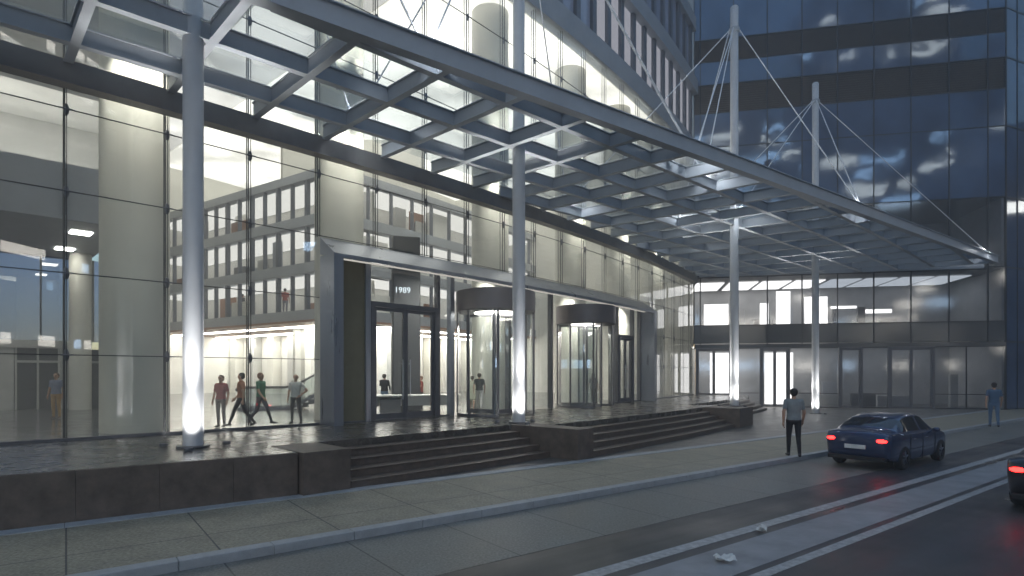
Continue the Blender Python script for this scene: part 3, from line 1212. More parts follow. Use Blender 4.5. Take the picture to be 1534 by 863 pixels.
def revolving(sc, dc, r, zt0, zt1, rot):
    x, y = S(sc, dc)
    g = MB()
    g.lathe([(0, zt0), (r, zt0), (r + .03, zt0 + .02), (r + .03, zt1 - .02), (r, zt1), (0, zt1)], (x, y), 48)
    rd = g.build('revolving_door', M['drum'], lob, smooth=40)
    nx = ARC_0 + sc / ARC_R           # outward direction angle
    # curved side screens
    for c in (nx + PI / 2, nx - PI / 2):
        a0, a1 = c - R_(46), c + R_(46)
        g = MB()
        g.lathe([(r - .03, PL + .1), (r - .03, zt0)], (x, y), 20, 1, a0, a1)
        for z0, z1 in ((PL + .004, PL + .1),):
            g.lathe([(r - .06, z0), (r, z0), (r, z1), (r - .06, z1), (r - .06, z0)], (x, y), 20, 0, a0, a1)
        for a in (a0, (a0 + a1) / 2, a1):
            px, py = x + (r - .03) * math.cos(a), y + (r - .03) * math.sin(a)
            g.tube((px, py, PL + .01), (px, py, zt0), .045, n=8, cap=False)
        g.build('side_screen', [M['frame'], M['glass_curved']], rd, smooth=40)
    for i in range(3):
        a = rot + i * 2 * PI / 3
        p = (x + .05 * math.cos(a), y + .05 * math.sin(a))
        q = (x + (r - .12) * math.cos(a), y + (r - .12) * math.sin(a))
        g = MB()
        l = r - .17
        ux, uy = math.cos(a), math.sin(a)
        P = lambda u: (p[0] + ux * u, p[1] + uy * u)
        g.bar2(P(0), P(.1), .05, PL + .03, zt0 - .01)
        g.bar2(P(l - .1), P(l), .05, PL + .03, zt0 - .01)
        g.bar2(P(.1), P(l - .1), .046, PL + .03, PL + .2)
        g.bar2(P(.1), P(l - .1), .046, zt0 - .12, zt0 - .01)
        g.face([(*P(.1), PL + .2), (*P(l - .1), PL + .2), (*P(l - .1), zt0 - .12), (*P(.1), zt0 - .12)], 1)
        g.build('door_wing', [M['frame'], M['glass_door']], rd)
    g = MB()
    g.lathe([(0, zt0 - .035), (r * .55, zt0 - .035), (r * .55, zt0 - .004)], (x, y), 32)
    g.build('drum_light', M['em_panel'], rd)
    return rd


revolving(14.6, .9, 1.52, 4.86, 5.66, .5)
revolving(21.55, .6, 1.42, 4.86, 5.72, 1.0)

# ------------------------------------------------------------------ office tower on the right
tow = thing('office_tower', 'dark blue glass office tower with louvre bands beside the lobby', 'building', (*T(0, 0), 0))
tinv = Matrix.Translation(-Vector(tow.location))


def tb(g, name, m, parent=None, **k):
    o = g.build(name, m, parent or tow, **k)
    if parent is None:
        o.matrix_parent_inverse = tinv
    return o


MT = [.0, .45] + [.45 + 2.37 * i for i in range(1, 9)] + [20.49]
LV = [(.02, 1.9 + EYE, 'door'), (2.24 + EYE, 3.62 + EYE, 'spandrel'), (3.62 + EYE, 7.35 + EYE, 'vision'), (7.35 + EYE, 12.16 + EYE, 'vision'),
      (12.16 + EYE, 17.0 + EYE, 'mirror'), (17.0 + EYE, 19.55 + EYE, 'mirror'), (19.55 + EYE, 21.7 + EYE, 'louvre'), (21.7 + EYE, 23.4 + EYE, 'mirror'),
      (23.4 + EYE, 25.1 + EYE, 'louvre'), (25.1 + EYE, 28.6 + EYE, 'mirror'), (28.6 + EYE, 32 + EYE, 'mirror')]


def tface(g, t0, t1, z0, z1, o=0.0, mi=0, tilt=0):
    g.face([(*T(t0, o), z0), (*T(t1, o), z0), (*T(t1, o + tilt), z1), (*T(t0, o + tilt), z1)], mi)


rw = random.Random(5)
for i in range(len(MT) - 1):
    t0, t1 = MT[i] + .03, MT[i + 1] - .03
    for z0, z1, kd in LV:
        if kd == 'door':
            continue
        g = MB()
        if kd == 'louvre':
            g.prism([T(t0, -.30), T(t1, -.30), T(t1, -.22), T(t0, -.22)], z0, z1)
            n = 13
            for j in range(n):
                z = z0 + .1 + (z1 - z0 - .16) * j / (n - 1)
                g.face([(*T(t0, 0), z - .035), (*T(t1, 0), z - .035), (*T(t1, -.16), z + .05), (*T(t0, -.16), z + .05)])
                g.face([(*T(t0, 0), z - .05), (*T(t1, 0), z - .05), (*T(t1, 0), z - .035), (*T(t0, 0), z - .035)])
            tb(g, 'louvre_panel', M['louvre'])
        else:
            tl = rw.uniform(-.012, .012)
            a, b = rw.uniform(-.008, .008), rw.uniform(-.008, .008)
            g.face([(*T(t0, a), z0 + .03), (*T(t1, b), z0 + .03), (*T(t1, b + tl), z1 - .03), (*T(t0, a + tl), z1 - .03)])
            tb(g, {'spandrel': 'spandrel_panel'}.get(kd, 'window'), M[{'spandrel': 'spandrel', 'vision': 'glass_tower', 'mirror': 'tower_glass'}[kd]])
for t in MT:
    g = MB()
    g.prism([T(t - .035, -.1), T(t + .035, -.1), T(t + .035, .035), T(t - .035, .035)], 2.2 + EYE, 32 + EYE)
    tb(g, 'mullion', M['tower_frame'])
for z0, z1, kd in LV:
    g = MB()
    g.prism([T(0, -.08), T(20.49, -.08), T(20.49, .025), T(0, .025)], z1 - .035, z1 + .035)
    tb(g, 'transom', M['tower_frame'])
g = MB()
g.prism([T(0, -.2), T(20.49, -.2), T(20.49, .04), T(0, .04)], 1.94 + EYE, 2.2 + EYE)
tb(g, 'door_lintel', M['spandrel'])
# ground floor: doors and fixed panes
GT = [(.1, 2.74, 'dbl', PL), (2.74, 4.66, 'fix', .02), (4.66, 6.72, 'dbl', .02), (6.72, 8.3, 'fix', .02), (8.3, 9.99, 'fix', .02), (9.99, 11.56, 'one', .02),
      (11.56, 13.2, 'fix', .02), (13.2, 16.14, 'dbl', .02), (16.14, 18.1, 'fix', .02), (18.1, 20.49, 'fix', .02)]
for t0, t1, kd, zb in GT:
    zt = 1.93 + EYE
    if kd == 'fix':
        g = MB()
        tface(g, t0, t1, zb + .05, zt)
        w = tb(g, 'shop_window', M['glass_tower'])
        g = MB()
        g.prism([T(t0 - .03, -.06), T(t0 + .03, -.06), T(t0 + .03, .03), T(t0 - .03, .03)], zb, zt)
        g.prism([T(t0 + .03, -.05), T(t1 - .03, -.05), T(t1 - .03, .03), T(t0 + .03, .03)], zb, zb + .06)
        g.prism([T(t0 + .03, -.04), T(t1 - .03, -.04), T(t1 - .03, .02), T(t0 + .03, .02)], zb + 1.0, zb + 1.05)
        o = g.build('window_frame', M['tower_frame'], w)
    else:
        g = MB()
        f = .15
        g.prism([T(t0, -.1), T(t0 + f, -.1), T(t0 + f, .08), T(t0, .08)], zb, zt)
        g.prism([T(t1 - f, -.1), T(t1, -.1), T(t1, .08), T(t1 - f, .08)], zb, zt)
        g.prism([T(t0 + f, -.1), T(t1 - f, -.1), T(t1 - f, .078), T(t0 + f, .078)], zt - .16, zt)
        n = 1 if kd == 'one' else 2
        dd = tb(g, 'tower_door', M['frame'])
        for i in range(n):
            a = t0 + f + (t1 - t0 - 2 * f) * i / n
            b = t0 + f + (t1 - t0 - 2 * f) * (i + 1) / n
            g = MB()
            for u, v in ((a + .005, a + .1), (b - .1, b - .005)):
                g.prism([T(u, -.04), T(v, -.04), T(v, .04), T(u, .04)], zb + .02, zt - .165)
            g.prism([T(a + .1, -.035), T(b - .1, -.035), T(b - .1, .035), T(a + .1, .035)], zb + .02, zb + .14)
            g.prism([T(a + .1, -.03), T(b - .1, -.03), T(b - .1, .03), T(a + .1, .03)], zt - .25, zt - .165)
            tface(g, a + .1, b - .1, zb + .14, zt - .25, 0, 1)
            g.build('door_leaf', [M['frame'], M['glass_tower']], dd)
# rooms behind the lower glass
g = MB()
g.prism([T(-.1, -7.2), T(20.4, -7.2), T(20.4, -7), T(-.1, -7)], 0, 12.1 + EYE)
g.prism([T(20.3, -7), T(20.45, -7), T(20.45, -.15), T(20.3, -.15)], 0, 12.1 + EYE)
tb(g, 'room_wall', M['room'])
for z in (2.3 + EYE, 7.2 + EYE, 12.1 + EYE):
    g = MB()
    g.prism([T(-.1, -7), T(20.3, -7), T(20.3, -.12), T(-.1, -.12)], z, z + .25 if z < 9 else z + .1)
    tb(g, 'room_floor', M['room_floor'])
g = MB()
g.prism([T(-.1, -7), T(20.3, -7), T(20.3, -.2), T(-.1, -.2)], -.1, .012)
tb(g, 'room_floor', M['room_floor'])
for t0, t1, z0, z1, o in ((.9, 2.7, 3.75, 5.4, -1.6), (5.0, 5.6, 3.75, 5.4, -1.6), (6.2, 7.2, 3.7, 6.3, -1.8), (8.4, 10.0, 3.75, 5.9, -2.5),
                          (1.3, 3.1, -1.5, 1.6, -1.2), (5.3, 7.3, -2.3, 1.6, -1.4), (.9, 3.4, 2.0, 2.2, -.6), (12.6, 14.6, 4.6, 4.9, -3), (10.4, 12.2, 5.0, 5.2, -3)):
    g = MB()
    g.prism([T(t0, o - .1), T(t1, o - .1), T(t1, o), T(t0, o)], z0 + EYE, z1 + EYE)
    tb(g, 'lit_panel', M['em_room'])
for t, mm in ((.4, 'em_room'), (2.9, 'em_room'), (5.3, 'em_room_dim'), (7.7, 'em_room_dim'), (10.2, 'em_room_low'), (12.6, 'em_room_low'), (15, 'em_room_low'), (17.4, 'em_room_low')):  # glowing ceiling sheets, graded left to right, added to brighten the lower rooms
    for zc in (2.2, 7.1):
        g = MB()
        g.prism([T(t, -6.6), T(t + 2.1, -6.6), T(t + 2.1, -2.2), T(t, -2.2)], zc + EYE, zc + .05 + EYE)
        tb(g, 'office_glow', M[mm])
rq = random.Random(3)
for fz in (2.56 + EYE, .02):
    for q in range(14):
        t = rq.uniform(.8, 18.5)
        o = -rq.uniform(1.5, 6.0)
        w_, h_ = rq.choice(((.5, 2.4), (1.6, 1.0), (1.2, 1.8), (.4, 2.9), (2.2, .8)))
        g = MB()
        g.prism([T(t, o - .3), T(t + w_, o - .3), T(t + w_, o), T(t, o)], fz + .013, fz + h_)
        tb(g, 'office_partition', M[rq.choice(('plaster_grey', 'fascia', 'room', 'dark_body'))])
# return face round the corner
cx, cy = T(20.49, 0)
rd_ = (.92, .39)
pr = lambda a, o=0: (cx + rd_[0] * a + rd_[1] * o, cy + rd_[1] * a - rd_[0] * o)
for i in range(8):
    a0, a1 = i * 1.3 + .03, i * 1.3 + 1.27
    for z0, z1, kd in ((0.02, 2.2 + EYE, 0), (2.2 + EYE, 7.3 + EYE, 0), (7.3 + EYE, 12.1 + EYE, 0), (12.1 + EYE, 17 + EYE, 0), (17 + EYE, 21.7 + EYE, 0), (21.7 + EYE, 25.1 + EYE, 0), (25.1 + EYE, 32 + EYE, 0)):
        g = MB()
        g.face([(*pr(a0), z0 + .05), (*pr(a1), z0 + .05), (*pr(a1), z1 - .05), (*pr(a0), z1 - .05)])
        tb(g, 'window', M['tower_glass'])
g = MB()
for i in range(9):
    g.prism([pr(i * 1.3 - .04, -.1), pr(i * 1.3 + .04, -.1), pr(i * 1.3 + .04, .04), pr(i * 1.3 - .04, .04)], 0.01, 32 + EYE)
for z in (2.2, 7.3, 12.1, 17, 21.7, 25.1):
    g.prism([pr(0, -.1), pr(10.4, -.1), pr(10.4, .03), pr(0, .03)], z + EYE - .06, z + EYE + .06)
tb(g, 'corner_frame', M['tower_frame'])
g = MB()
g.prism([T(0, -.4), T(20.4, -.4), pr(10.4, -.3), pr(10.4, -20), T(0, -20)], 12.4 + EYE, 32.1 + EYE)
tb(g, 'core', M['city'])
g = MB()
g.prism([T(20.46, -.16), pr(.2, -.2), pr(10.4, -.2), pr(10.4, -7), T(20.46, -7)], 0.0, 12.38 + EYE)
tb(g, 'core', M['city'])

# ------------------------------------------------------------------ city across the street (seen mirrored in the glass)
rc = random.Random(11)
cityspec = [(-62, -70, 36, 58, 22), (-25, -82, 35, 84, 20), (9, -74, 31, 66, 20), (42, -88, 36, 96, 22), (78, -70, 34, 70, 20), (112, -60, 32, 82, 22), (94, -22, 18, 44, 44), (100, 26, 18, 38, 50), (84, 74, 40, 46, 42)]  # blocks widened and the last one added to hide the bright horizon
for i, (x, y, w, h, dp) in enumerate(cityspec):
    t = thing('city_block', ['dark office block with lit windows mirrored at the left of the tower glass', 'tall dark block with scattered lit windows across the street',
                             'dark square block with warm lit floors across the street', 'tallest dark block with cool lit floors across the street',
                             'dark block with broad lit floors across the street', 'dark block with a red roof sign across the street',
                             'dark block facing the lobby with cool lit windows', 'low dark block facing the lobby with warm lit windows', 'unseen dark block added behind the office tower to shut out the bright horizon'][i], 'building', (x, y, 0))
    g = MB()
    g.box(-w / 2, w / 2, -dp / 2, dp / 2, 0, h)
    g.build('wall', M['city'], t)
    groups = {0: MB(), 1: MB(), 2: MB()}
    face_x = x > 80 and y > -50
    nf = int(h / 3.6)
    for f in range(1, nf):
        z = f * 3.6
        if rc.random() < .38:
            continue
        j = 0
        wd = dp if face_x else w
        u = -wd / 2 + 1
        while u < wd / 2 - 2:
            ln = rc.choice((1.6, 3.2, 5, 8))
            if rc.random() < (.04 if face_x else .5):
                k = 1 if rc.random() < .35 else 0
                u1 = min(u + ln, wd / 2 - .6)
                if face_x:
                    groups[k].prism([(-w / 2 - .12, u), (-w / 2 - .02, u), (-w / 2 - .02, u1), (-w / 2 - .12, u1)], z, z + 1.7)
                else:
                    groups[k].prism([(u, dp / 2 + .02), (u1, dp / 2 + .02), (u1, dp / 2 + .12), (u, dp / 2 + .12)], z, z + 1.7)
            u += ln + .9
    if i == 5:
        groups[2].prism([(-w / 3, dp / 2 + .02), (w / 3, dp / 2 + .02), (w / 3, dp / 2 + .2), (-w / 3, dp / 2 + .2)], h * .45, h * .45 + 1.6)
    for k, mm in ((0, 'em_win'), (1, 'em_win_blue'), (2, 'em_win_red')):
        if groups[k].v:
            groups[k].build(('warm_windows', 'cool_windows', 'red_sign')[k], M[mm], t)

# ------------------------------------------------------------------ lobby furniture
x, y = (608 - 767) / 880 * 25.0, 25.0
an = ARC_0 + PI / 2 + .1
t = thing('sign_pillar', 'tall dark grey pillar with a small lit sign behind the double door', 'pillar', (x, y, PL), R_(18))
g = MB()
g.box(-.58, .58, -.3, .3, 0, 7.4)
g.build('body', M['pillar'], t, bevel=.06)
cu = bpy.data.curves.new('sign_text', 'FONT')
cu.body = '1989'
cu.size = .34
cu.align_x = 'CENTER'
cu.extrude = .008
to = bpy.data.objects.new('sign_text', cu)
COL.objects.link(to)
dg = bpy.context.evaluated_depsgraph_get()
me = bpy.data.meshes.new_from_object(to.evaluated_get(dg))
bpy.data.objects.remove(to)
me.materials.clear()
me.materials.append(M['em_sign'])
so = bpy.data.objects.new('sign_text', me)
COL.objects.link(so)
so.parent = t
so.location = (-.18, -.315, 5.0)
so.rotation_euler = (PI / 2, 0, 0)

x, y = at(618, 619, PL)
t = thing('reception_desk', 'long low white reception desk behind the double door', 'desk', (x, y, PL), R_(16))
g = MB()
g.box(-1.65, 1.65, -.38, .38, .70, .76)
g.build('counter_top', M['desk'], t, bevel=.01)
g = MB()
g.box(-1.6, -1.5, -.34, .34, 0, .699)
g.box(1.5, 1.6, -.34, .34, 0, .699)
g.box(-1.5, 1.5, .1, .16, .3, .699)
g.build('desk_body', M['desk'], t)
g = MB()
g.box(-1.3, -.5, -.3, .05, 0.02, .6)
g.build('drawer_unit', M['dark_body'], t)

# escalator going down/up between the walkers
x, y = at(436, 612, PL)
t = thing('escalator', 'glass sided escalator behind the people at the left of the entrance', 'escalator', (x, y, PL), R_(20))
# runs along local x; rises to the right
for q, yy in enumerate((-.6, .6)):
    g = MB()
    n = 14
    up = lambda u: .0 if u < 0 else min(u * .55, 1.3)
    xs = rng(-2.2, 3.2, n)
    for i in range(n):
        a, b = xs[i], xs[i + 1]
        g.face([(a, yy, up(a) + .12), (b, yy, up(b) + .12), (b, yy, up(b) + .95), (a, yy, up(a) + .95)])
    g.build('balustrade', M['glass_curved'], t)
    g = MB()
    for i in range(n):
        a, b = xs[i], xs[i + 1]
        g.tube((a, yy, up(a) + .98), (b, yy, up(b) + .98), .045, n=8)
    g.ell((-2.2, yy, .9), (.09, .05, .09), 10, 7)
    g.ell((3.2, yy, up(3.2) + .9), (.09, .05, .09), 10, 7)
    g.build('handrail', M['dark_body'], t, smooth=50)
    g = MB()
    for i in range(n):
        a, b = xs[i], xs[i + 1]
        g.face([(a, yy - .08, up(a) - .02), (b, yy - .08, up(b) - .02), (b, yy - .08, up(b) + .12), (a, yy - .08, up(a) + .12)])
        g.face([(a, yy + .08, up(a) - .02), (b, yy + .08, up(b) - .02), (b, yy + .08, up(b) + .12), (a, yy + .08, up(a) + .12)])
        g.face([(a, yy - .08, up(a) + .12), (b, yy - .08, up(b) + .12), (b, yy + .08, up(b) + .12), (a, yy + .08, up(a) + .12)])
    g.build('skirt', M['fitting'], t)
g = MB()
for i in range(13):
    a = i * .25
    g.box(a, a + .26, -.5, .5, max(0, a * .55 - .2), a * .55 + .02)
g.build('treads', M['dark_body'], t)

# ------------------------------------------------------------------ people
SKIN = pmat('skin', (.50, .30, .21), .55, 0, .06, 6)
EYEM = pmat('dark eye', (.03, .025, .02), .3, 0, .02, 6)


def cloth(name, c):
    return pmat(name, c, .85, 0, .18, 9, bump=.3, bscale=45, rvar=.05)


def capsule(mb, a, b, ra, rb, n=12):
    a, b = Vector(a), Vector(b)
    w = (b - a)
    ln = w.length
    w.normalize()
    u = w.orthogonal().normalized()
    v = w.cross(u)
    rings = []
    for t in (-1, -.85, -.5, 0):
        rings.append((a + w * (ra * t), ra * math.sqrt(max(0, 1 - t * t)) if t > -1 else ra * .08))
    for t in (0, .5, .85, 1):
        rings.append((b + w * (rb * t), rb * math.sqrt(max(0, 1 - t * t)) if t < 1 else rb * .08))
    base = len(mb.v)
    for c, r in rings:
        for i in range(n):
            an = 2 * PI * i / n
            mb.v.append(tuple(c + u * (r * math.cos(an)) + v * (r * math.sin(an))))
    for j in range(len(rings) - 1):
        for i in range(n):
            i2 = (i + 1) % n
            mb.f.append((base + j * n + i, base + j * n + i2, base + (j + 1) * n + i2, base + (j + 1) * n + i))
            mb.m.append(0)
    mb.f.append(tuple(base + i for i in range(n - 1, -1, -1)))
    mb.f.append(tuple(base + (len(rings) - 1) * n + i for i in range(n)))
    mb.m += [0, 0]


def person(label, foot, rz, H=1.75, shirt=(.3, .3, .3), legs=(.05, .05, .06), shoes=(.03, .03, .03), hairc=(.03, .02, .015), pose='stand', long_hair=False,
           female=False, shorts=False, sleeves='short', skirt=False, vox=.013, z=PL, skin=None, group=None, bag=None, bald=False):
    k = H / 1.75
    # joints, facing -Y
    J = dict(hipL=(.095, 0, .92), hipR=(-.095, 0, .92), kneeL=(.10, -.01, .50), kneeR=(-.10, -.01, .50), ankL=(.105, .03, .085), ankR=(-.105, .03, .085),
             shL=(.185, .01, 1.43), shR=(-.185, .01, 1.43), elL=(.245, .03, 1.14), elR=(-.245, .03, 1.14), wrL=(.255, -.05, .90), wrR=(-.255, -.05, .90))
    fdL = fdR = (0, -1, 0)
    if pose == 'walk':
        J.update(kneeL=(.095, -.19, .53), ankL=(.095, -.33, .13), kneeR=(-.095, .10, .50), ankR=(-.095, .38, .16), elL=(.23, .13, 1.15), wrL=(.23, .12, .90),
                 elR=(-.23, -.06, 1.14), wrR=(-.22, -.22, .95))
        fdR = (0, -.7, -.7)
    elif pose == 'stroll':
        J.update(kneeL=(.10, -.10, .51), ankL=(.10, -.14, .085), kneeR=(-.10, .05, .50), ankR=(-.10, .20, .10), elL=(.25, .07, 1.15), wrL=(.25, .04, .90),
                 elR=(-.25, -.01, 1.14), wrR=(-.24, -.12, .92))
    elif pose == 'hip':
        J.update(hipL=(.10, 0, .92), kneeL=(.15, -.01, .50), ankL=(.18, .03, .085), kneeR=(-.13, -.01, .5), ankR=(-.15, .03, .085), elL=(.38, .06, 1.18), wrL=(.20, -.05, 1.02))
    elif pose == 'reach':
        J.update(elL=(.27, -.12, 1.22), wrL=(.24, -.34, 1.30), elR=(-.25, -.02, 1.15), wrR=(-.20, -.20, 1.02))
    mb = MB()
    caps = []

    def cap(a, b, ra, rb, tg):
        capsule(mb, a, b, ra, rb)
        caps.append((np.array(a), np.array(b), ra, rb, tg))

    sw = .92 if female else 1.0
    tw = .90 if female else 1.0
    # torso as stacked flattened capsules
    prof = ((.93, .085, .105), (1.02, .070, .10), (1.12, .062 * tw, .096), (1.22, .072 * tw, .104), (1.32, .088 * sw, .108), (1.40, .100 * sw, .094))
    prof = [tuple(prof[q][c_] + (prof[q + 1][c_] - prof[q][c_]) * u_ / 4 for c_ in range(3)) for q in range(5) for u_ in range(4)] + [prof[-1]]
    for (zz, w, r) in prof:
        cap((-w, .005, zz), (w, .005, zz), r, r, 'legs' if zz < .96 else 'shirt')
    cap((-.13 * sw, .012, 1.435), (.13 * sw, .012, 1.435), .062, .062, 'shirt')
    cap((0, .012, 1.44), (0, -.005, 1.56), .058, .052, 'skin')
    # head
    cap((0, .012, 1.655), (0, -.004, 1.665), .088, .086, 'skin')
    cap((0, -.022, 1.60), (0, -.03, 1.575), .062, .046, 'skin')
    cap((0, -.085, 1.645), (0, -.108, 1.618), .012, .016, 'skin')
    cap((.086, .01, 1.65), (.090, .015, 1.62), .017, .013, 'skin')
    cap((-.086, .01, 1.65), (-.090, .015, 1.62), .017, .013, 'skin')
    cap((-.018, -.082, 1.582), (.018, -.082, 1.582), .010, .010, 'skin')
    for s_ in 'LR':
        sx = 1 if s_ == 'L' else -1
        hp, kn, ak = J['hip' + s_], J['knee' + s_], J['ank' + s_]
        fd = fdL if s_ == 'L' else fdR
        cap(hp, kn, .090, .062, 'legs')
        lt = 'skin' if (shorts or skirt) else 'legs'
        mid = tuple(kn[i] + (ak[i] - kn[i]) * .35 + (0, .012, 0)[i] for i in range(3))
        cap(kn, mid, .060, .058, lt)
        cap(mid, ak, .056, .042, lt)
        heel = (ak[0], ak[1] + .035, ak[2] - .04)
        ball = (ak[0] + sx * .012, ak[1] + fd[1] * .11, ak[2] - .048 + fd[2] * .05)
        toe = (ak[0] + sx * .018, ak[1] + fd[1] * .185, ak[2] - .054 + fd[2] * .07)
        cap(ak, heel, .042, .040, 'shoes')
        cap(heel, ball, .036, .038, 'shoes')
        cap(ball, toe, .037, .028, 'shoes')
        sh = (J['sh' + s_][0] * sw, *J['sh' + s_][1:])
        e_, w_ = J['el' + s_], J['wr' + s_]
        cap(sh, tuple(sh[i] + (e_[i] - sh[i]) * .62 for i in range(3)), .060, .050, 'shirt')
        cap(tuple(sh[i] + (e_[i] - sh[i]) * .5 for i in range(3)), e_, .047, .042, 'shirt' if sleeves == 'long' else 'skin')
        cap(e_, w_, .042, .029, 'shirt' if sleeves == 'long' else 'skin')
        dv = (Vector(w_) - Vector(e_)).normalized()
        inn = Vector((-sx, 0, 0))
        fw = dv.cross(inn).normalized()
        if fw.y > 0:
            fw = -fw
        pm = Vector(w_) + dv * .085
        cap(tuple(Vector(w_)), tuple(pm), .026, .030, 'skin')
        cap(tuple(Vector(w_) + dv * .05 + fw * .018), tuple(pm + fw * .024), .022, .020, 'skin')
        cap(tuple(Vector(w_) + dv * .05 - fw * .018), tuple(pm - fw * .024), .022, .019, 'skin')
        for fi, (o_, l1) in enumerate(((.033, .065), (.011, .075), (-.011, .070), (-.033, .055))):
            p0 = pm + fw * o_ + dv * .012
            p1 = p0 + dv * l1 * .55 + inn * .008
            p2 = p1 + dv * l1 * .42 + inn * .022
            cap(tuple(p0), tuple(p1), .0105, .0100, 'skin')
            cap(tuple(p1), tuple(p2), .0100, .0090, 'skin')
        t0 = Vector(w_) + dv * .035 + fw * .026
        t1 = t0 + dv * .030 + fw * .030 + inn * .012
        cap(tuple(t0), tuple(t1), .0125, .0115, 'skin')
        cap(tuple(t1), tuple(t1 + dv * .032 + inn * .010), .0115, .0095, 'skin')
    if skirt:
        for zz, w, r in ((.88, .09, .12), (.78, .09, .13), (.68, .095, .14), (.60, .10, .145)):
            cap((-w, 0, zz), (w, 0, zz), r, r, 'legs')
    tmp = bpy.data.meshes.new('tmp')
    tmp.from_pydata(mb.v, [], mb.f)
    to = bpy.data.objects.new('tmp', tmp)
    COL.objects.link(to)
    rm = to.modifiers.new('r', 'REMESH')
    rm.mode = 'VOXEL'
    rm.voxel_size = vox
    sm = to.modifiers.new('s', 'SMOOTH')
    sm.factor = .45
    sm.iterations = 2
    dg = bpy.context.evaluated_depsgraph_get()
    dg.update()
    me = bpy.data.meshes.new_from_object(to.evaluated_get(dg))
    bpy.data.objects.remove(to)
    bpy.data.meshes.remove(tmp)
    me.name = 'person'
    nv = len(me.polygons)
    cen = np.empty(nv * 3)
    me.polygons.foreach_get('center', cen)
    cen = cen.reshape(-1, 3)
    best = np.full(nv, 1e9)
    lab = np.zeros(nv, int)
    names = ['skin', 'shirt', 'legs', 'shoes']
    for a, b, ra, rb, tg in caps:
        ab = b - a
        l2 = max(ab @ ab, 1e-9)
        t = np.clip(((cen - a) @ ab) / l2, 0, 1)
        dist = np.linalg.norm(cen - (a + t[:, None] * ab), axis=1) - (ra + (rb - ra) * t)
        if tg == 'shirt':
            dist = dist - .006
        mk = dist < best
        best[mk] = dist[mk]
        lab[mk] = names.index(tg)
    for sx in (-.032, .032):
        dist = np.linalg.norm(cen - np.array((sx, -.076, 1.66)), axis=1)
        lab[(dist < .016) & (cen[:, 1] < -.06)] = 4
    for mt in (skin or SKIN, cloth(label[:20] + ' top', shirt), cloth(label[:20] + ' trousers', legs), pmat('shoe leather', shoes, .5), EYEM):
        me.materials.append(mt)
    me.polygons.foreach_set('material_index', lab.astype(np.int32))
    me.polygons.foreach_set('use_smooth', [True] * nv)
    ob = bpy.data.objects.new('person', me)
    COL.objects.link(ob)
    ob.location = (*foot, z)
    ob.rotation_euler = (0, 0, rz)
    ob.scale = (k, k, k)
    tag(ob, label, 'person', group)
    g = MB()
    hm = pmat('hair', hairc, .6, 0, .3, 30)
    if not bald:
        g.ell((0, .026, 1.682), (.096, .098, .088), 18, 12)
        g.ell((0, .05, 1.64), (.088, .072, .085), 14, 9)
        if long_hair:
            g.ell((0, .07, 1.56), (.09, .055, .16), 14, 10)
        else:
            g.ell((.078, .02, 1.665), (.018, .04, .045), 8, 6)
            g.ell((-.078, .02, 1.665), (.018, .04, .045), 8, 6)
    else:
        g.ell((0, .05, 1.65), (.088, .07, .06), 14, 9)
    g.build('hair', hm, ob, smooth=60)
    if bag:
        g = MB()
        g.box(-.15, .15, .11, .25, 1.05, 1.45)
        g.build('backpack', cloth('backpack cloth', bag), ob, bevel=.05)
    return ob


def facing(dx, dy):
    return math.atan2(dx, -dy)


WL = 'people inside the lit lobby'
# outside
person('man in grey T-shirt and black trousers walking away along the pavement, seen from behind', at(1189, 684, .004), R_(165), 2.02, (.24, .27, .28), (.012, .012, .016), pose='stroll', vox=.010, z=.004, hairc=(.012, .01, .009))
person('man in blue shirt and jeans walking away at the right edge of the forecourt', at(1489, 640, .0), R_(150), 2.05, (.06, .12, .21), (.10, .17, .28), pose='stroll', vox=.011, z=.0, hairc=(.01, .008, .008))
# inside, left to right
person('man in grey T-shirt and tan trousers facing out through the left glass', at(84, 627, PL), R_(8), 1.62, (.22, .25, .33), (.40, .25, .10), (.12, .08, .06), hairc=(.12, .07, .04), pose='stand', group=WL)
person('woman in red T-shirt standing behind the glass right of the nearest column', at(331, 640, PL), R_(-5), 1.55, (.32, .07, .07), (.16, .13, .12), female=True, hairc=(.08, .04, .02), pose='stand', group=WL)
person('walker in orange brown top and black trousers mid-stride by the glass', at(361, 640, PL), R_(-80), 1.62, (.42, .18, .10), (.03, .03, .035), pose='walk', group=WL, hairc=(.02, .015, .012))
person('walker in green top and dark jeans striding right behind the glass', at(391, 637, PL), R_(80), 1.62, (.05, .22, .13), (.05, .06, .08), pose='walk', group=WL, hairc=(.18, .08, .04))
person('man in white shirt and grey trousers standing with one hand on his hip', at(443, 635, PL), R_(0), 1.58, (.66, .68, .66), (.12, .12, .12), pose='hip', group=WL, hairc=(.1, .07, .05), bald=True)
person('man in black top and blue jeans seen from behind at the white desk', at(576, 616, PL), R_(170), 1.58, (.035, .035, .035), (.20, .30, .42), pose='reach', group=WL, sleeves='long')
person('person in dark red shirt standing at the right end of the white desk', at(630, 615, PL), R_(-60), 1.5, (.22, .04, .03), (.05, .05, .05), pose='reach', group=WL, hairc=(.12, .05, .02))
person('woman in pale green dress beside a man in black, seen through the first revolving door', at(707.5, 614, PL), R_(175), 1.50, (.52, .54, .42), (.52, .54, .42), female=True, skirt=True, pose='stroll', group=WL, long_hair=False)
person('man in black shirt and pale trousers beside the woman in the pale dress', at(718, 615, PL), R_(180), 1.62, (.015, .02, .02), (.55, .53, .52), pose='stroll', group=WL)
person('woman in dark clothes with long hair walking through the second revolving door', at(889, 606, PL), R_(160), 1.62, (.10, .10, .13), (.02, .02, .025), female=True, long_hair=True, pose='stroll', group=WL)


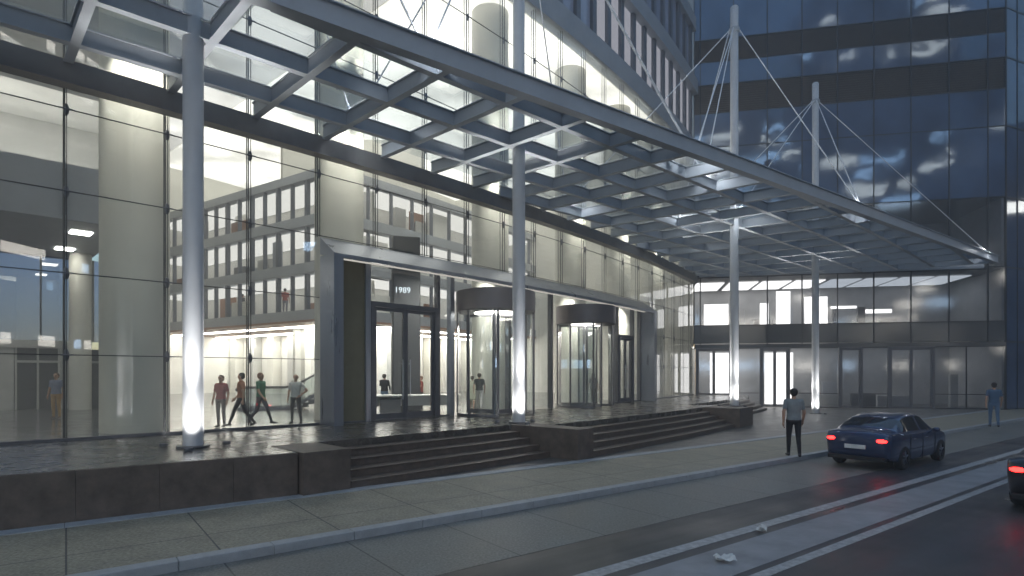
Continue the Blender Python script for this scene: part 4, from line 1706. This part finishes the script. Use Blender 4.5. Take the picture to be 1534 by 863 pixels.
# two figures on the office floors
def on_floor(x, z, off):
    # point on the office floor path seen at pixel column x
    best = None
    for i in range(len(path) - 1):
        for u in range(41):
            p = (path[i][0] + (path[i + 1][0] - path[i][0]) * u / 40 + inw[i][0] * off, path[i][1] + (path[i + 1][1] - path[i][1]) * u / 40 + inw[i][1] * off)
            e = abs(CX + F_ * p[0] / p[1] - x)
            if best is None or e < best[0]:
                best = (e, p)
    return best[1]


person('person in red top standing on the first office floor above the lobby', on_floor(428, 0, 1.2), R_(200), 1.7, (.4, .1, .08), (.2, .2, .25), vox=.02, z=FLZ[0] + .62, group=WL)
person('person in dark suit standing on the first office floor left of the red one', on_floor(363, 0, 1.2), R_(150), 1.7, (.03, .03, .04), (.03, .03, .04), vox=.02, z=FLZ[0] + .62, group=WL, sleeves='long')


# ------------------------------------------------------------------ cars
def cr(p0, p1, p2, p3, t):
    return .5 * (2 * p1 + (p2 - p0) * t + (2 * p0 - 5 * p1 + 4 * p2 - p3) * t * t + (3 * p1 - p0 - 3 * p2 + p3) * t ** 3)


def interp(tab, n):
    out = []
    k = len(tab)
    for i in range(k - 1):
        for j in range(n):
            t = j / n
            a, b, c, d = tab[max(i - 1, 0)], tab[i], tab[i + 1], tab[min(i + 2, k - 1)]
            out.append([cr(a[q], b[q], c[q], d[q], t) for q in range(len(b))])
    out.append(list(tab[-1]))
    return out


def car(label, loc, rz, paint, tail):
    t = thing('parked_car' if False else 'car', label, 'car', loc, rz, 'cars on the road')
    # stations: x, half width low, half width belt, half width roof, z sill, z belt, z roof
    tab = [(-2.28, .60, .62, .40, .46, .80, .84), (-2.22, .74, .76, .55, .34, .92, .97), (-2.05, .82, .83, .60, .25, .98, 1.03), (-1.75, .86, .87, .62, .20, .99, 1.06),
           (-1.45, .87, .88, .62, .19, .985, 1.20), (-1.0, .87, .885, .60, .19, .97, 1.375), (-.5, .875, .89, .595, .19, .955, 1.44), (0, .88, .89, .59, .19, .945, 1.445), (.45, .88, .89, .58, .19, .935, 1.40),
           (.85, .875, .885, .585, .19, .925, 1.20), (1.15, .87, .875, .62, .19, .915, 1.00), (1.5, .86, .865, .66, .20, .88, .925), (1.9, .83, .83, .62, .22, .80, .835), (2.15, .74, .74, .52, .28, .68, .71), (2.26, .60, .60, .38, .38, .56, .58)]
    st = interp(tab, 4)
    rows = []
    for x, wl, wb, wr, zs, zb, zr in st:
        half = [(0, zs), (wl * .8, zs), (wl * .96, zs + .05), (wl, zs + .16), (wb * 1.005, zs + (zb - zs) * .62), (wb, zb - .06), (wb - .03, zb),
                (wb - .05 - (wb - wr - .05) * .12, zb + (zr - zb) * .10), (wr + (wb - wr) * .12, zb + (zr - zb) * .86), (wr - .05, zr - (.012 if zr - zb > .1 else .004)), (wr * .5, zr + .012), (0, zr + .016)]
        full = half + [(-y, z) for y, z in half[-2:0:-1]]
        rows.append([(x, y, z) for y, z in full])
    k = len(rows[0])
    body, win = MB(), MB()
    for i in range(len(rows) - 1):
        xm = (rows[i][0][0] + rows[i + 1][0][0]) / 2
        xz = st[i][6] - st[i][5]
        for j in range(k):
            j2 = (j + 1) % k
            f = [rows[i][j], rows[i + 1][j], rows[i + 1][j2], rows[i][j2]]
            jj = j if j < 11 else k - 1 - j
            cab = -1.5 < xm < 1.02
            side = jj == 7 and -1.32 < xm < .80 and xz > .14 and not (-.16 < xm < -.04)
            rear = jj in (8, 9, 10) and -1.62 < xm < -1.06
            wsc = jj in (8, 9, 10) and .52 < xm < 1.08
            (win if cab and (side or rear or wsc) or rear else body).face(f)
    body.face(rows[0][::-1])
    body.face(rows[-1])
    bo = body.build('body', paint, t, smooth=38)
    wo = win.build('window', CARGLASS, t, smooth=38)
    # merge doubled corners so the shading is continuous
    import bmesh
    for o in (bo, wo):
        bm = bmesh.new()
        bm.from_mesh(o.data)
        bmesh.ops.remove_doubles(bm, verts=bm.verts, dist=.0005)
        bmesh.ops.recalc_face_normals(bm, faces=bm.faces)
        bm.to_mesh(o.data)
        bm.free()
        o.data.polygons.foreach_set('use_smooth', [True] * len(o.data.polygons))
        o.data.set_sharp_from_angle(angle=R_(40))
    for x in (-1.36, 1.36):
        for s_ in (-1, 1):
            w = thing('wheel', '', '', (x, .80 * s_, .32))
            bpy.data.objects.remove(w)
            g = MB()
            pr_ = [(.20, -.10), (.30, -.105), (.325, -.07), (.33, 0), (.325, .07), (.30, .105), (.20, .10), (.20, -.10)]
            n = 28
            b = len(g.v)
            for r, yy in pr_:
                for q in range(n):
                    a = 2 * PI * q / n
                    g.v.append((x + r * math.cos(a), .79 * s_ + yy, .325 + r * math.sin(a)))
            for j in range(len(pr_) - 1):
                for q in range(n):
                    q2 = (q + 1) % n
                    g.f.append((b + j * n + q, b + j * n + q2, b + (j + 1) * n + q2, b + (j + 1) * n + q))
                    g.m.append(0)
            wh = g.build('wheel', TYRE, t, smooth=50)
            g = MB()
            yo = .79 * s_ + .085 * s_
            g.tube((x, yo - .04 * s_, .325), (x, yo - .02 * s_, .325), .21, n=24)
            for q in range(5):
                a = q * 2 * PI / 5 + .3
                g.tube((x, yo, .325), (x + .19 * math.cos(a), yo, .325 + .19 * math.sin(a)), .03, .022, n=6)
            g.tube((x, yo - .02 * s_, .325), (x, yo + .02 * s_, .325), .05, n=12)
            g.build('rim', M['fitting'], wh, smooth=40)
            g = MB()
            for q in range(18):
                a0, a1 = PI * q / 18 - .12, PI * (q + 1) / 18 - .12
                yb = .80 * s_
                ye = .893 * s_
                g.face([(x + .37 * math.cos(a0), ye, .33 + .37 * math.sin(a0)), (x + .37 * math.cos(a1), ye, .33 + .37 * math.sin(a1)),
                        (x + .20 * math.cos(a1), ye - .004 * s_, .33 + .20 * math.sin(a1)), (x + .20 * math.cos(a0), ye - .004 * s_, .33 + .20 * math.sin(a0))])
    for s_ in (-1, 1):
        g = MB()
        g.ell((-2.185, s_ * .61, .80), (.115, .165, .07), 16, 10)
        g.build('tail_light', tail, t, smooth=60)
        for xx in (-.98, -.1, .86):
            g = MB()
            pts = [(xx, .872, .22), (xx, .886, .36), (xx, .898, .66), (xx, .892, .88), (xx + .01, .872, .945)]
            for q in range(4):
                p_, q_ = pts[q], pts[q + 1]
                g.tube((p_[0], p_[1] * s_, p_[2]), (q_[0], q_[1] * s_, q_[2]), .007, n=5)
            g.build('door_seam', TYRE, t)
        for xx in (-.86, .02):
            g = MB()
            g.tube((xx, s_ * .912, .80), (xx + .17, s_ * .912, .80), .014, n=6)
            g.build('door_handle', M['fitting'], t, smooth=50)
        g = MB()
        g.ell((2.16, s_ * .60, .60), (.10, .14, .06), 12, 8)
        g.build('headlight', M['column'], t, smooth=60)
        g = MB()
        g.ell((.72, s_ * .96, .98), (.07, .10, .065), 12, 8)
        g.tube((.74, s_ * .84, .95), (.73, s_ * .92, .97), .02, n=6)
        g.build('wing_mirror', paint, t, smooth=60)
    g = MB()
    g.box(-2.325, -2.25, -.26, .26, .56, .67)
    g.build('number_plate', M['desk'], t, bevel=.006)
    g = MB()
    g.box(-2.31, -2.1, -.72, .72, .25, .36)
    g.build('bumper_trim', TYRE, t, bevel=.02)
    g = MB()
    g.box(2.05, 2.27, -.6, .6, .24, .40)
    g.build('bumper_trim', TYRE, t, bevel=.02)
    return t


CARGLASS = pmat('dark car glass', (.012, .014, .018), .06, 0, .05, 2, rvar=.02, spec=.8)
TYRE = pmat('black rubber', (.02, .02, .021), .8, 0, .1, 20)
NAVY = pmat('navy car paint', (.03, .05, .12), .25, .35, .08, 2, rvar=.05, coat=.8)
GRAPH = pmat('graphite car paint', (.03, .03, .036), .25, .35, .08, 2, rvar=.05, coat=.8)
car('navy saloon car with red tail lights on the lane by the pavement', (*K(14.6, 5.05), ROADZ), R_(37.2), NAVY, M['em_tail'])
car('graphite saloon car cut off by the right edge of the photo, red tail lights', (*K(11.6, 9.75), ROADZ), R_(37.2), GRAPH, M['em_tail'])

# paper scraps on the road
pm_ = pmat('scrap paper', (.7, .7, .68), .8, 0, .1, 5)
for i, (x, y, w, lb) in enumerate(((1086, 842, .13, 'crumpled white paper scrap on the pale road band, nearest the camera'), (1141, 796, .10, 'small white paper scrap upright on the pale road band, right of the larger one'))):
    g = MB()
    n = 5
    rr = random.Random(i)
    P = [[(-w + 2 * w * a / n, -w * .8 + 1.6 * w * b / n, .012 + rr.random() * .09) for a in range(n + 1)] for b in range(n + 1)]
    for a in range(n):
        for b in range(n):
            g.face([P[b][a], P[b][a + 1], P[b + 1][a + 1], P[b + 1][a]])
    o = g.build('paper_scrap', pm_)
    o.location = (*at(x, y, ROADZ), ROADZ + .004)
    o.rotation_euler = (0, 0, i * 1.1)
    sol = o.modifiers.new('thick', 'SOLIDIFY')
    sol.thickness = .002
    tag(o, lb, 'paper')

# ------------------------------------------------------------------ light, sky, camera
w = bpy.data.worlds.new('World')
SC.world = w
w.use_nodes = True
nt = w.node_tree
nt.nodes.clear()
out = nt.nodes.new('ShaderNodeOutputWorld')
bg = nt.nodes.new('ShaderNodeBackground')
sky = nt.nodes.new('ShaderNodeTexSky')
sky.sky_type = 'NISHITA'
sky.sun_disc = False
sky.sun_elevation = R_(12.0)
sky.sun_rotation = R_(15)
sky.altitude = 100
sky.air_density = 1.4
sky.dust_density = .6
sky.ozone_density = 4
bg.inputs[1].default_value = .095
nt.links.new(sky.outputs[0], bg.inputs[0])
nt.links.new(bg.outputs[0], out.inputs[0])
sl = bpy.data.lights.new('sun', 'SUN')
sl.energy = .03
sl.angle = R_(15)
sl.color = (1, .8, .65)
so = bpy.data.objects.new('sun', sl)
COL.objects.link(so)
so.rotation_euler = (R_(78), 0, R_(180 - 15))

hz, nt_, out_ = new_mat('thin glow haze')
pv = nt_.nodes.new('ShaderNodeVolumePrincipled')
pv.inputs['Density'].default_value = .0055  # even haze added, standing in for the milky bloom and beams
pv.inputs['Color'].default_value = (.9, .9, .9, 1)
pv.inputs['Anisotropy'].default_value = .2
L(nt_, pv.outputs[0], out_.inputs['Volume'])
g = MB()
g.box(-150, 150, -150, 150, -1.7, 102)
hb = g.build('haze', hz)
hb['kind'] = 'stuff'
cam = bpy.data.cameras.new('camera')
co = bpy.data.objects.new('camera', cam)
COL.objects.link(co)
co.location = (0, 0, EYE)
co.rotation_euler = (PI / 2, 0, 0)
cam.sensor_width = 36
cam.lens = 880 / 1534 * 36
cam.shift_y = (560 - 431.5) / 1534
cam.clip_end = 3000
SC.camera = co
SC.view_settings.view_transform = 'Standard'
SC.view_settings.look = 'None'
SC.view_settings.exposure = 1.8
SC.view_settings.gamma = 1
SC.render.engine = 'CYCLES'
SC.cycles.use_denoising = True
SC.cycles.max_bounces = 10
SC.cycles.diffuse_bounces = 4
SC.cycles.glossy_bounces = 5
SC.cycles.transparent_max_bounces = 24
SC.cycles.sample_clamp_indirect = 6
SC.cycles.caustics_reflective = False
SC.cycles.caustics_refractive = False
